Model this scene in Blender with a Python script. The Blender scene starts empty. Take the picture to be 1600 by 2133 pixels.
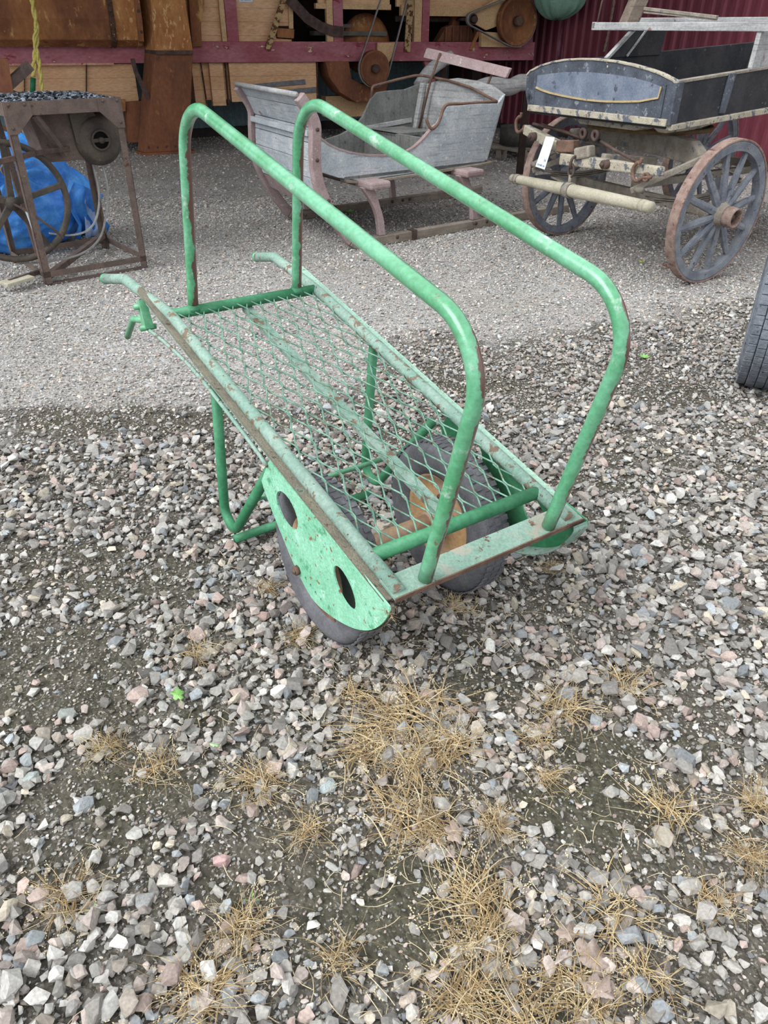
import bpy, bmesh, math, random
import numpy as np
from mathutils import Vector, Matrix, noise as mnoise
random.seed(7)
PI = math.pi
scene = bpy.context.scene
COL = scene.collection

# ---------------------------------------------------------------- camera, sky, sun, exposure
TH, RO, F = math.radians(33.0573), math.radians(0.484), 1546.2956
fw = Vector((0, math.cos(TH), -math.sin(TH)))
rx = Vector((1, 0, 0))
up = rx.cross(fw)
r2 = math.cos(RO) * rx + math.sin(RO) * up
u2 = -math.sin(RO) * rx + math.cos(RO) * up
cam = bpy.data.cameras.new('camera')
cam.sensor_fit = 'VERTICAL'
cam.sensor_height = 36.0
cam.lens = F * 36.0 / 2133.0
cam.clip_start = 0.05
cam.clip_end = 200
camo = bpy.data.objects.new('camera', cam)
COL.objects.link(camo)
camo.matrix_world = Matrix(((r2.x, u2.x, -fw.x, 0), (r2.y, u2.y, -fw.y, 0), (r2.z, u2.z, -fw.z, 1.35), (0, 0, 0, 1)))
scene.camera = camo

world = bpy.data.worlds.new('overcast_sky')
scene.world = world
world.use_nodes = True
wn = world.node_tree.nodes
wl = world.node_tree.links
bg = wn['Background']
tc = wn.new('ShaderNodeTexCoord')
sx = wn.new('ShaderNodeSeparateXYZ')
rmp = wn.new('ShaderNodeValToRGB')
wl.new(tc.outputs['Generated'], sx.inputs[0])
wl.new(sx.outputs['Z'], rmp.inputs[0])
e = rmp.color_ramp.elements
e[0].position = 0.0
e[0].color = (0.60, 0.66, 0.74, 1)
e[1].position = 0.45
e[1].color = (0.93, 0.965, 1.0, 1)
wl.new(rmp.outputs[0], bg.inputs[0])
bg.inputs[1].default_value = 1.0
sun = bpy.data.lights.new('soft_sun', 'SUN')
sun.energy = 2.3
sun.angle = math.radians(42)
sun.color = (0.98, 0.99, 1.0)
suno = bpy.data.objects.new('soft_sun', sun)
COL.objects.link(suno)
suno.rotation_euler = (Vector((0.72, 0.42, -0.80))).to_track_quat('-Z', 'Y').to_euler()
scene.view_settings.view_transform = 'Standard'
scene.view_settings.look = 'None'
scene.view_settings.exposure = 0.66
scene.view_settings.gamma = 1
scene.view_settings.use_curve_mapping = False

# ---------------------------------------------------------------- materials
def lin(c):
    return tuple(((x / 255) / 12.92 if x / 255 <= 0.04045 else ((x / 255 + 0.055) / 1.055) ** 2.4) for x in c) + (1,)

MATS = {}
def mat(name, base, var=None, vscale=6, patches=(), rough=0.7, metal=0.0, bump=0.25, bscale=60, stretch=(1, 1, 1), spec=0.3, grain=None, planks=None, rough_var=0.0, coat=0):
    """base/var: two tones mixed by noise; patches: (colour, noise scale, threshold, softness[, direction, weight]) layers of rust, dirt or bare paint."""
    if name in MATS:
        return MATS[name]
    m = bpy.data.materials.new(name)
    m.use_nodes = True
    nt = m.node_tree
    N, Lk = nt.nodes, nt.links
    b = N['Principled BSDF']
    t = N.new('ShaderNodeTexCoord')
    mp = N.new('ShaderNodeMapping')
    mp.inputs['Scale'].default_value = stretch
    Lk.new(t.outputs['Object'], mp.inputs[0])
    def noise(scale, detail=5, vec=None, r=0.6):
        n = N.new('ShaderNodeTexNoise')
        n.inputs['Scale'].default_value = scale
        n.inputs['Detail'].default_value = detail
        n.inputs['Roughness'].default_value = r
        Lk.new(vec or mp.outputs[0], n.inputs['Vector'])
        return n
    def mix(fac, a, c):
        x = N.new('ShaderNodeMix')
        x.data_type = 'RGBA'
        if isinstance(fac, float):
            x.inputs[0].default_value = fac
        else:
            Lk.new(fac, x.inputs[0])
        for s_, v_ in ((6, a), (7, c)):
            if isinstance(v_, tuple):
                x.inputs[s_].default_value = v_
            else:
                Lk.new(v_, x.inputs[s_])
        return x.outputs[2]
    def smooth(val, lo, hi):
        r = N.new('ShaderNodeMapRange')
        r.interpolation_type = 'SMOOTHSTEP'
        r.inputs[1].default_value = lo
        r.inputs[2].default_value = hi
        Lk.new(val, r.inputs[0])
        return r.outputs[0]
    c = lin(base)
    if var:
        n = noise(vscale)
        c = mix(smooth(n.outputs['Fac'], 0.35, 0.65), lin(base), lin(var))
    fine = noise(vscale * 12, 3)
    hs = N.new('ShaderNodeHueSaturation')
    mr = N.new('ShaderNodeMapRange')
    mr.inputs[1].default_value = 0.3
    mr.inputs[2].default_value = 0.7
    mr.inputs[3].default_value = 0.82
    mr.inputs[4].default_value = 1.16
    Lk.new(fine.outputs['Fac'], mr.inputs[0])
    Lk.new(mr.outputs[0], hs.inputs['Value'])
    if isinstance(c, tuple):
        hs.inputs['Color'].default_value = c
    else:
        Lk.new(c, hs.inputs['Color'])
    c = hs.outputs[0]
    if grain:
        # grain: (axis stretch tuple, colour, strength)
        g = N.new('ShaderNodeMapping')
        g.inputs['Scale'].default_value = grain[0]
        Lk.new(t.outputs['Object'], g.inputs[0])
        gn = noise(1.0, 6, g.outputs[0], 0.7)
        c = mix(smooth(gn.outputs['Fac'], 0.48, 0.72), c, mix(grain[2], c, lin(grain[1])))
    if planks:
        # planks: (axis index, period, offset, line width, colour)
        s_ = N.new('ShaderNodeSeparateXYZ')
        Lk.new(t.outputs['Object'], s_.inputs[0])
        a_ = N.new('ShaderNodeMath'); a_.operation = 'ADD'; a_.inputs[1].default_value = planks[2]
        Lk.new(s_.outputs[planks[0]], a_.inputs[0])
        d_ = N.new('ShaderNodeMath'); d_.operation = 'PINGPONG'; d_.inputs[1].default_value = planks[1] / 2
        Lk.new(a_.outputs[0], d_.inputs[0])
        l_ = N.new('ShaderNodeMath'); l_.operation = 'LESS_THAN'; l_.inputs[1].default_value = planks[3]
        Lk.new(d_.outputs[0], l_.inputs[0])
        c = mix(l_.outputs[0], c, lin(planks[4]))
    for p in patches:
        n = noise(p[1], 6, None, 0.68)
        v = n.outputs['Fac']
        if len(p) > 4:
            dv = N.new('ShaderNodeVectorMath'); dv.operation = 'DOT_PRODUCT'
            dv.inputs[1].default_value = p[4]
            Lk.new(t.outputs['Normal'], dv.inputs[0])
            mu = N.new('ShaderNodeMath'); mu.operation = 'MULTIPLY_ADD'
            mu.inputs[1].default_value = p[5]
            Lk.new(dv.outputs['Value'], mu.inputs[0])
            Lk.new(v, mu.inputs[2])
            v = mu.outputs[0]
        c = mix(smooth(v, p[2], p[2] + p[3]), c, lin(p[0]))
    Lk.new(c, b.inputs['Base Color'])
    b.inputs['Roughness'].default_value = rough
    b.inputs['Metallic'].default_value = metal
    b.inputs['Specular IOR Level'].default_value = spec
    if coat:
        b.inputs['Coat Weight'].default_value = coat
        b.inputs['Coat Roughness'].default_value = 0.25
    if bump:
        n = noise(bscale, 4)
        bp = N.new('ShaderNodeBump')
        bp.inputs['Strength'].default_value = bump
        bp.inputs['Distance'].default_value = 0.006
        Lk.new(n.outputs['Fac'], bp.inputs['Height'])
        Lk.new(bp.outputs[0], b.inputs['Normal'])
    MATS[name] = m
    return m

RUST = (98, 58, 42)
GREEN_HOOP = mat('green_paint', (84, 150, 108), (112, 174, 136), 9, [((168, 200, 176), 14, .62, .12), (RUST, 30, .63, .05)], rough=.38, bump=.12, bscale=140, spec=.5)
GREEN_RUSTY = mat('green_paint_rusted_side', (76, 146, 102), (106, 170, 134), 8, [((170, 190, 176), 14, .6, .12), ((96, 66, 58), 20, .665, .07, (0.96, 0.0, -0.2), .40), ((120, 92, 76), 34, .665, .03), ((150, 126, 104), 60, .68, .03)], rough=.28, bump=.12, bscale=140, spec=.6, coat=.4)
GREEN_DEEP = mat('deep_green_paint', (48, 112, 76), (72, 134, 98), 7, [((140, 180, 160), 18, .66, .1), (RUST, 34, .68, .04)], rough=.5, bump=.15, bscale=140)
GREEN_DUSTY = mat('dusty_green_paint', (122, 152, 138), (142, 164, 152), 8, [((116, 98, 82), 22, .55, .06), ((96, 66, 48), 60, .62, .04)], rough=.75, bump=.3, bscale=160)
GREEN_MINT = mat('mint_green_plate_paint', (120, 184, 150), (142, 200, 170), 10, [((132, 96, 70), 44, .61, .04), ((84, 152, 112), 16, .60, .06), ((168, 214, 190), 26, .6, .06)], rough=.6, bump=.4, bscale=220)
LEDGE = mat('dirt_covered_ledge', (112, 106, 94), (132, 126, 110), 14, [((124, 148, 132), 10, .6, .08), ((84, 72, 60), 40, .58, .08)], rough=.95, bump=.9, bscale=220)
LEDGE_CLEAN = mat('mint_ledge_with_rust_dots', (140, 176, 158), (150, 182, 164), 12, [((122, 96, 66), 60, .6, .04), ((86, 60, 46), 30, .66, .05)], rough=.8, bump=.4, bscale=200)
ENDP = mat('mottled_end_plate_paint', (134, 158, 146), (116, 146, 130), 12, [((98, 70, 56), 26, .58, .04), ((152, 148, 134), 9, .54, .12)], rough=.8, bump=.4, bscale=200)
MESHM = mat('green_mesh_steel', (78, 118, 100), (120, 156, 138), 30, [((112, 100, 82), 50, .56, .05)], rough=.6, bump=.1)
RUSTM = mat('brown_rust', (98, 76, 66), (120, 94, 80), 18, [((146, 120, 102), 50, .62, .06)], rough=.9, bump=.6, bscale=120)
RUST_DARK = mat('dark_rusty_iron', (70, 58, 54), (94, 76, 68), 16, [((122, 96, 82), 40, .62, .08)], rough=.85, bump=.5, bscale=150)
RUST_ORANGE = mat('orange_rust_sheet', (168, 114, 72), (122, 78, 54), 2.2, [((200, 156, 102), 7, .56, .1), ((86, 54, 40), 5, .6, .1), ((200, 160, 110), 40, .66, .04)], rough=.8, bump=.35, bscale=90, stretch=(1, 1, .45))
RUST_GOLD = mat('golden_rust_sheet', (186, 132, 80), (156, 100, 60), 3, [((206, 166, 112), 26, .56, .06), ((104, 62, 42), 7, .62, .1)], rough=.8, bump=.35, bscale=90, stretch=(1, 1, .45))
RUST_RED = mat('red_brown_rust_sheet', (136, 88, 62), (110, 72, 54), 3, [((172, 118, 76), 9, .6, .1), ((82, 52, 42), 6, .62, .1)], rough=.85, bump=.35, bscale=90, stretch=(1, 1, .5))
CAST = mat('sooty_cast_iron', (62, 56, 50), (84, 74, 64), 9, [((104, 88, 72), 30, .6, .08), ((44, 44, 52), 6, .58, .1)], rough=.6, bump=.4, bscale=150, spec=.4)
FRAME_IRON = mat('brown_angle_iron', (90, 78, 72), (108, 92, 84), 14, [((140, 124, 112), 50, .64, .06), ((74, 50, 40), 14, .6, .1)], rough=.85, bump=.4, bscale=180)
RED_BEAM = mat('faded_red_paint', (156, 84, 92), (174, 112, 120), 1.6, [((128, 44, 56), 3, .6, .08), ((206, 188, 160), 6, .64, .03)], rough=.6, bump=.2, bscale=80, stretch=(1, 1, 2.2))
TAN = mat('tan_painted_planks', (210, 164, 122), (224, 182, 142), 3, [((182, 122, 66), 2.0, .60, .14), ((150, 116, 84), 24, .68, .06)], rough=.7, bump=.15, bscale=60, stretch=(.5, .5, 2), planks=(2, .146, .05, .0016, (142, 108, 78)))
TAN_PLAIN = mat('tan_painted_board', (200, 164, 120), (216, 180, 136), 4, [((166, 122, 78), 5, .64, .1), ((110, 76, 52), 40, .7, .04)], rough=.7, bump=.15, bscale=60)
DARKWOOD = mat('dark_wood_and_interior_shade', (52, 36, 26), (34, 26, 22), 4, [], rough=.9, bump=.2)  # near-black tone carries the shade inside the machine's openings
GREYWOOD = mat('weathered_grey_wood', (150, 150, 150), (172, 172, 170), 5, [((128, 104, 100), 9, .62, .08), ((96, 88, 82), 40, .66, .05)], rough=.85, bump=.5, bscale=90, grain=((3, 3, 60), (92, 88, 84), .7))
SLED_BLUE = mat('worn_pale_blue_grey_boards', (164, 172, 178), (186, 190, 192), 6, [((142, 100, 98), 5, .66, .07), ((110, 104, 98), 26, .64, .06), ((206, 206, 200), 18, .62, .06)], rough=.8, bump=.45, bscale=110, grain=((4, 4, 70), (112, 108, 104), .6))
SLED_IN = mat('dark_weathered_boards', (104, 104, 102), (124, 124, 120), 5, [((84, 80, 76), 12, .58, .1), ((140, 138, 130), 30, .64, .06)], rough=.9, bump=.5, bscale=90, grain=((34, 34, 5), (70, 68, 66), .7))
SLED_PINK = mat('faded_pink_painted_wood', (164, 146, 144), (148, 126, 124), 8, [((190, 180, 172), 16, .6, .07), ((104, 74, 68), 12, .64, .06)], rough=.8, bump=.4, bscale=120)
SLED_BROWN = mat('brown_runner_wood', (114, 92, 84), (134, 108, 100), 9, [((80, 62, 56), 20, .6, .06), ((150, 138, 130), 14, .62, .06)], rough=.85, bump=.4, bscale=120)
RUNNER = mat('muddy_runner_wood', (128, 118, 106), (148, 138, 126), 8, [((92, 76, 66), 12, .62, .06)], rough=.9, bump=.5, bscale=100, grain=((4, 4, 60), (96, 86, 76), .6))
NAVY = mat('worn_blue_black_paint', (62, 66, 74), (84, 90, 100), 7, [((122, 126, 132), 20, .58, .06), ((186, 176, 156), 13, .66, .03), ((34, 36, 44), 9, .6, .08)], rough=.55, bump=.4, bscale=140)
NAVY_PALE = mat('worn_blue_grey_panel_paint', (96, 106, 122), (116, 124, 138), 8, [((152, 156, 162), 24, .64, .05), ((66, 72, 84), 12, .6, .06)], rough=.6, bump=.4, bscale=140)
BLACKP = mat('worn_black_board', (40, 42, 46), (58, 58, 60), 6, [((92, 90, 88), 26, .63, .06), ((116, 108, 96), 9, .7, .04)], rough=.7, bump=.4, bscale=120)
FLAKE = mat('flaking_cream_paint', (176, 168, 150), (156, 148, 132), 12, [((92, 96, 104), 16, .54, .05), ((112, 94, 80), 36, .6, .05)], rough=.85, bump=.7, bscale=130)
MUSTARD = mat('mustard_pinstripe', (180, 158, 118), (162, 142, 108), 20, [((90, 94, 102), 40, .62, .05)], rough=.8, bump=.3)
GEAR = mat('mud_caked_grey_gear', (124, 116, 106), (148, 140, 128), 14, [((96, 102, 112), 12, .6, .05), ((92, 72, 60), 30, .62, .06)], rough=.9, bump=.8, bscale=110)
WHEELW = mat('slate_blue_wheel_wood', (102, 107, 117), (126, 130, 136), 12, [((140, 132, 116), 16, .62, .06), ((66, 70, 78), 30, .6, .06)], rough=.8, bump=.5, bscale=120)
TYREIRON = mat('rusty_iron_tyre', (122, 100, 92), (146, 126, 116), 24, [((98, 66, 54), 30, .58, .06), ((176, 164, 154), 60, .64, .05)], rough=.85, bump=.6, bscale=160)
PALEWOOD = mat('pale_bare_wood', (172, 166, 148), (156, 150, 132), 9, [((128, 112, 94), 30, .65, .05)], rough=.8, bump=.3, bscale=80, grain=((4, 4, 60), (150, 140, 118), .5))
RUBBER = mat('dusty_black_rubber', (88, 88, 92), (108, 108, 112), 12, [((132, 132, 132), 20, .64, .08)], rough=.8, bump=.3, bscale=140)
RUBBER_OLD = mat('old_cracked_tyre_rubber', (96, 101, 109), (116, 121, 128), 20, [((52, 56, 64), 34, .6, .05), ((150, 154, 158), 60, .68, .04)], rough=.85, bump=.9, bscale=70)
RIM = mat('orange_tan_rim_paint', (196, 158, 112), (176, 148, 126), 8, [((140, 108, 94), 10, .6, .08)], rough=.5, bump=.1, spec=.5)
STEEL = mat('bright_worn_steel', (150, 150, 150), (120, 116, 110), 14, [], rough=.35, metal=.8, bump=.1)
BELT = mat('grey_belt_fabric', (150, 150, 148), (130, 128, 124), 10, [], rough=.6, bump=.15)
WHITE = mat('white_paper_tag', (220, 230, 240), None, 8, [], rough=.6, bump=0)
INK = mat('blue_tag_ink', (70, 84, 130), None, 8, [], rough=.6, bump=0)
ROPEY = mat('yellow_rope', (206, 190, 92), (226, 212, 130), 60, [], rough=.7, bump=.5, bscale=200)
ROPEG = mat('green_tape', (28, 108, 72), None, 20, [], rough=.5, bump=.1)
ROPEB = mat('brown_hemp_rope', (150, 132, 112), (122, 106, 90), 60, [], rough=.9, bump=.6, bscale=200)
TARP = mat('blue_tarpaulin', (84, 160, 236), (58, 132, 226), 6, [((140, 190, 236), 7, .7, .06)], rough=.42, bump=.25, bscale=28, spec=.5)
TARP_W = mat('pale_tarpaulin_lining', (172, 196, 232), None, 6, [], rough=.5, bump=.2, bscale=28)
CANVAS = mat('green_canvas', (136, 172, 154), (120, 158, 140), 8, [], rough=.9, bump=.4, bscale=60)
TEALW = mat('grey_green_sheet_metal', (132, 158, 162), (116, 142, 148), 2, [], rough=.5, bump=.05, spec=.4)
REDW = mat('dark_red_sheet_metal', (112, 50, 62), (126, 62, 74), 3, [((150, 110, 130), 2.2, .64, .06)], rough=.55, bump=.05, stretch=(3, 3, .3), spec=.4)
CONC = mat('dark_footing', (70, 66, 62), (54, 52, 50), 4, [], rough=.95, bump=.5)
CEIL = mat('shed_roof_sheet', (96, 94, 90), None, 3, [], rough=.8, bump=0)
COAL = mat('coal_lumps', (70, 76, 84), (110, 118, 126), 60, [((26, 28, 32), 50, .52, .06)], rough=.45, bump=.3, spec=.6)
STRAW_COLS = [(190, 166, 122), (172, 146, 104), (206, 190, 156), (142, 118, 88)]
STRAWS = [mat('straw_%s' % n, c, tuple(int(x * .86) for x in c), 30, [], rough=.8, bump=0) for n, c in zip(('gold', 'tan', 'pale', 'brown'), STRAW_COLS)]
LEAFG = mat('green_leaf', (110, 160, 84), (140, 180, 110), 20, [], rough=.5, bump=.2)
LEAFP = mat('pale_green_leaf', (150, 178, 132), (166, 190, 150), 20, [], rough=.5, bump=.2)
LEAFB = mat('brown_dead_leaf', (146, 130, 120), (166, 150, 140), 20, [], rough=.8, bump=.3)
LEAFR = mat('reddish_dead_leaf', (156, 104, 84), (140, 92, 74), 20, [], rough=.8, bump=.3)
LEAFY = mat('yellow_green_leaf', (166, 170, 92), None, 20, [], rough=.7, bump=.3)

# ---------------------------------------------------------------- geometry helpers
class MB:
    """collects shapes given in world coordinates; build() links them as one mesh object"""
    def __init__(s):
        s.v = []; s.f = []; s.sm = []
    def add(s, vs, fs, smooth=False):
        k = len(s.v)
        s.v += [Vector(a) for a in vs]
        s.f += [tuple(i + k for i in f) for f in fs]
        s.sm += [smooth] * len(fs)
        return s
    def prism(s, pts, vec):
        pts = [Vector(p) for p in pts]; vec = Vector(vec); n = len(pts)
        fs = [tuple(range(n)), tuple(range(2 * n - 1, n - 1, -1))] + [(i, i + n, (i + 1) % n + n, (i + 1) % n) for i in range(n)]
        return s.add(pts + [p + vec for p in pts], fs)
    def bar(s, p, q, w, h, upv=(0, 0, 1), w2=None, h2=None):
        p, q, upv = Vector(p), Vector(q), Vector(upv)
        d = (q - p).normalized(); a = d.cross(upv).normalized(); b = a.cross(d)
        w2 = w if w2 is None else w2; h2 = h if h2 is None else h2
        vs = [p + a * (x * w / 2) + b * (y * h / 2) for x, y in ((-1, -1), (1, -1), (1, 1), (-1, 1))] + \
             [q + a * (x * w2 / 2) + b * (y * h2 / 2) for x, y in ((-1, -1), (1, -1), (1, 1), (-1, 1))]
        return s.add(vs, [(0, 1, 2, 3), (7, 6, 5, 4), (0, 4, 5, 1), (1, 5, 6, 2), (2, 6, 7, 3), (3, 7, 4, 0)])
    def sweep(s, pts, sect, upv, closed=False, smooth=False, scales=None, fixed=False):
        """sweep a 2-D section (list of (a,b)) along pts; a runs along side vector, b along up"""
        pts = [Vector(p) for p in pts]; n = len(pts); m = len(sect); vs = []
        upv = Vector(upv)
        for i, p in enumerate(pts):
            if closed:
                d = pts[(i + 1) % n] - pts[i - 1]
            else:
                d = pts[min(i + 1, n - 1)] - pts[max(i - 1, 0)]
            d.normalize()
            a = d.cross(upv).normalized(); b = a.cross(d)
            if fixed:
                b = upv.normalized(); a = d.cross(b).normalized()
            k = scales[i] if scales else 1
            vs += [p + a * (x * k) + b * (y * k) for x, y in sect]
        fs = []
        for i in range(n if closed else n - 1):
            j = (i + 1) % n
            for q in range(m):
                r = (q + 1) % m
                fs.append((i * m + q, j * m + q, j * m + r, i * m + r))
        if not closed:
            fs += [tuple(range(m)), tuple(range(n * m - 1, (n - 1) * m - 1, -1))]
        return s.add(vs, fs, smooth)
    def tube(s, pts, r, n=10, closed=False, radii=None):
        pts = [Vector(p) for p in pts]; N = len(pts); vs = []; fs = []
        T = []
        for i in range(N):
            d = (pts[(i + 1) % N] - pts[i - 1]) if closed else (pts[min(i + 1, N - 1)] - pts[max(i - 1, 0)])
            T.append(d.normalized())
        ref = Vector((0, 0, 1)) if abs(T[0].z) < .9 else Vector((1, 0, 0))
        a = T[0].cross(ref).normalized()
        for i in range(N):
            if i:
                ax = T[i - 1].cross(T[i])
                if ax.length > 1e-7:
                    a = Matrix.Rotation(T[i - 1].angle(T[i]), 3, ax.normalized()) @ a
            b = T[i].cross(a)
            rr = radii[i] if radii else r
            vs += [pts[i] + (a * math.cos(2 * PI * k / n) + b * math.sin(2 * PI * k / n)) * rr for k in range(n)]
        for i in range(N if closed else N - 1):
            j = (i + 1) % N
            for k in range(n):
                l = (k + 1) % n
                fs.append((i * n + k, i * n + l, j * n + l, j * n + k))
        if not closed:
            fs += [tuple(range(n - 1, -1, -1)), tuple(range((N - 1) * n, N * n))]
        return s.add(vs, fs, True)
    def lathe(s, c, ax, prof, seg=32, closed=True, smooth=True, a0=0.0, arc=2 * PI):
        """prof: list of (radius, distance along axis)"""
        c, ax = Vector(c), Vector(ax).normalized()
        ref = Vector((0, 0, 1)) if abs(ax.z) < .9 else Vector((1, 0, 0))
        a = ax.cross(ref).normalized(); b = a.cross(ax)
        m = len(prof); vs = []; fs = []
        full = arc >= 2 * PI - 1e-6
        S = seg if full else seg + 1
        for i in range(S):
            t = a0 + arc * i / seg
            d = a * math.cos(t) + b * math.sin(t)
            vs += [c + d * r + ax * h for r, h in prof]
        for i in range(seg):
            j = (i + 1) % S
            for k in range(m if closed else m - 1):
                l = (k + 1) % m
                fs.append((i * m + k, j * m + k, j * m + l, i * m + l))
        return s.add(vs, fs, smooth)
    def cyl(s, p, q, r, n=16, r2=None):
        return s.tube([p, q], r, n, radii=[r, r if r2 is None else r2])
    def ball(s, c, r, n=8, sc=(1, 1, 1)):
        c = Vector(c); vs = []; fs = []
        for i in range(n + 1):
            t = PI * i / n
            for k in range(2 * n):
                p = PI * k / n
                vs.append(c + Vector((math.sin(t) * math.cos(p) * sc[0], math.sin(t) * math.sin(p) * sc[1], math.cos(t) * sc[2])) * r)
        for i in range(n):
            for k in range(2 * n):
                l = (k + 1) % (2 * n)
                fs.append((i * 2 * n + k, (i + 1) * 2 * n + k, (i + 1) * 2 * n + l, i * 2 * n + l))
        return s.add(vs, fs, True)
    def build(s, name, m, parent=None, bevel=0.0, **kw):
        mw = MW.get(parent.name) if parent else None
        inv = mw.inverted() if mw else Matrix.Identity(4)
        org = Vector((0, 0, 0))
        if not parent:
            xs = [v.x for v in s.v]; ys = [v.y for v in s.v]; zs = [v.z for v in s.v]
            org = Vector(((min(xs) + max(xs)) / 2, (min(ys) + max(ys)) / 2, min(zs)))
        me = bpy.data.meshes.new(name)
        bm = bmesh.new()
        bv = [bm.verts.new(inv @ v - org) for v in s.v]
        for f, sm in zip(s.f, s.sm):
            try:
                fc = bm.faces.new([bv[i] for i in f]); fc.smooth = sm
            except ValueError:
                pass
        bmesh.ops.remove_doubles(bm, verts=bm.verts, dist=1e-6)
        bmesh.ops.recalc_face_normals(bm, faces=bm.faces)
        bm.to_mesh(me); bm.free()
        o = bpy.data.objects.new(name, me)
        o.location = org
        COL.objects.link(o)
        me.materials.append(m)
        if parent:
            o.parent = parent
            MW[o.name] = mw.copy()
        else:
            MW[o.name] = Matrix.Translation(org)
        if bevel:
            b = o.modifiers.new('bevel', 'BEVEL'); b.width = bevel; b.segments = 2; b.limit_method = 'ANGLE'; b.angle_limit = math.radians(35)
        if kw: tag(o, **kw)
        return o

MW = {}
def tag(o, label=None, category=None, group=None, kind=None):
    for k, v in (('label', label), ('category', category), ('group', group), ('kind', kind)):
        if v: o[k] = v
    return o
def thing(name, loc, label, category, group=None, rot=0.0):
    o = bpy.data.objects.new(name, None)
    o.empty_display_size = .1
    o.location = loc; o.rotation_euler = (0, 0, rot)
    COL.objects.link(o)
    MW[o.name] = Matrix.Translation(loc) @ Matrix.Rotation(rot, 4, 'Z')
    return tag(o, label, category, group)

class Fr:
    """upright local frame: s along the face, n out of the face towards the yard, z up"""
    def __init__(s, o, e, n):
        s.o = Vector((o[0], o[1], 0)); s.e = Vector((e[0], e[1], 0)).normalized(); s.n = Vector((n[0], n[1], 0)).normalized()
        s.rot = math.atan2(s.e.y, s.e.x)
    def __call__(s, sz, off=0.0):
        return s.o + s.e * sz[0] + s.n * off + Vector((0, 0, sz[1]))
    def box(s, mb, s0, s1, z0, z1, o0, o1):
        mb.prism([s((s0, z0), o0), s((s1, z0), o0), s((s1, z1), o0), s((s0, z1), o0)], s.n * (o1 - o0))
        return mb
    def poly(s, mb, pts, o0, o1):
        mb.prism([s(p, o0) for p in pts], s.n * (o1 - o0))
        return mb

def fillet(pts, rads, n=12):
    out = [Vector(pts[0])]
    for i in range(1, len(pts) - 1):
        a, b, c = Vector(pts[i - 1]), Vector(pts[i]), Vector(pts[i + 1])
        r = rads[i - 1] if not isinstance(rads, (int, float)) else rads
        d1, d2 = (a - b).normalized(), (c - b).normalized()
        ang = d1.angle(d2)
        if ang > PI - .02 or r <= 0:
            out.append(b); continue
        t = r / math.tan(ang / 2)
        cen = b + (d1 + d2).normalized() * (r / math.sin(ang / 2))
        a1, a2 = b + d1 * t - cen, b + d2 * t - cen
        tot = a1.angle(a2)
        for k in range(n + 1):
            q = k / n
            out.append(cen + (a1 * math.sin((1 - q) * tot) + a2 * math.sin(q * tot)) / math.sin(tot))
    out.append(Vector(pts[-1]))
    return out
def smoothcurve(pts, n=6):
    """Catmull-Rom through points"""
    P = [Vector(p) for p in pts]
    P = [2 * P[0] - P[1]] + P + [2 * P[-1] - P[-2]]
    out = []
    for i in range(1, len(P) - 2):
        for k in range(n):
            t = k / n
            a, b, c, d = P[i - 1:i + 3]
            out.append(.5 * ((2 * b) + (c - a) * t + (2 * a - 5 * b + 4 * c - d) * t * t + (3 * b - a - 3 * c + d) * t ** 3))
    out.append(P[-2])
    return out

# ---------------------------------------------------------------- numpy noise for the ground
def vnoise(x, y, scale, seed):
    x = x * scale; y = y * scale
    xi = np.floor(x).astype(np.int64); yi = np.floor(y).astype(np.int64)
    fx = x - xi; fy = y - yi
    fx = fx * fx * (3 - 2 * fx); fy = fy * fy * (3 - 2 * fy)
    def h(a, b):
        k = (a * 374761393 + b * 668265263 + seed * 1442695041) & 0x7fffffff
        k = ((k ^ (k >> 13)) * 1274126177) & 0x7fffffff
        return ((k ^ (k >> 16)) & 0xffff) / 65535.0
    return (h(xi, yi) * (1 - fx) + h(xi + 1, yi) * fx) * (1 - fy) + (h(xi, yi + 1) * (1 - fx) + h(xi + 1, yi + 1) * fx) * fy
def fbm(x, y, s, seed):
    return (vnoise(x, y, s, seed) * .5 + vnoise(x, y, s * 2.1, seed + 1) * .27 + vnoise(x, y, s * 4.3, seed + 2) * .23)
def gheight(x, y):
    near = np.clip((3.6 - y) / 1.2, 0, 1)
    return (fbm(x, y, 2.2, 3) - .5) * .022 * near - .004 * near

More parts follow.
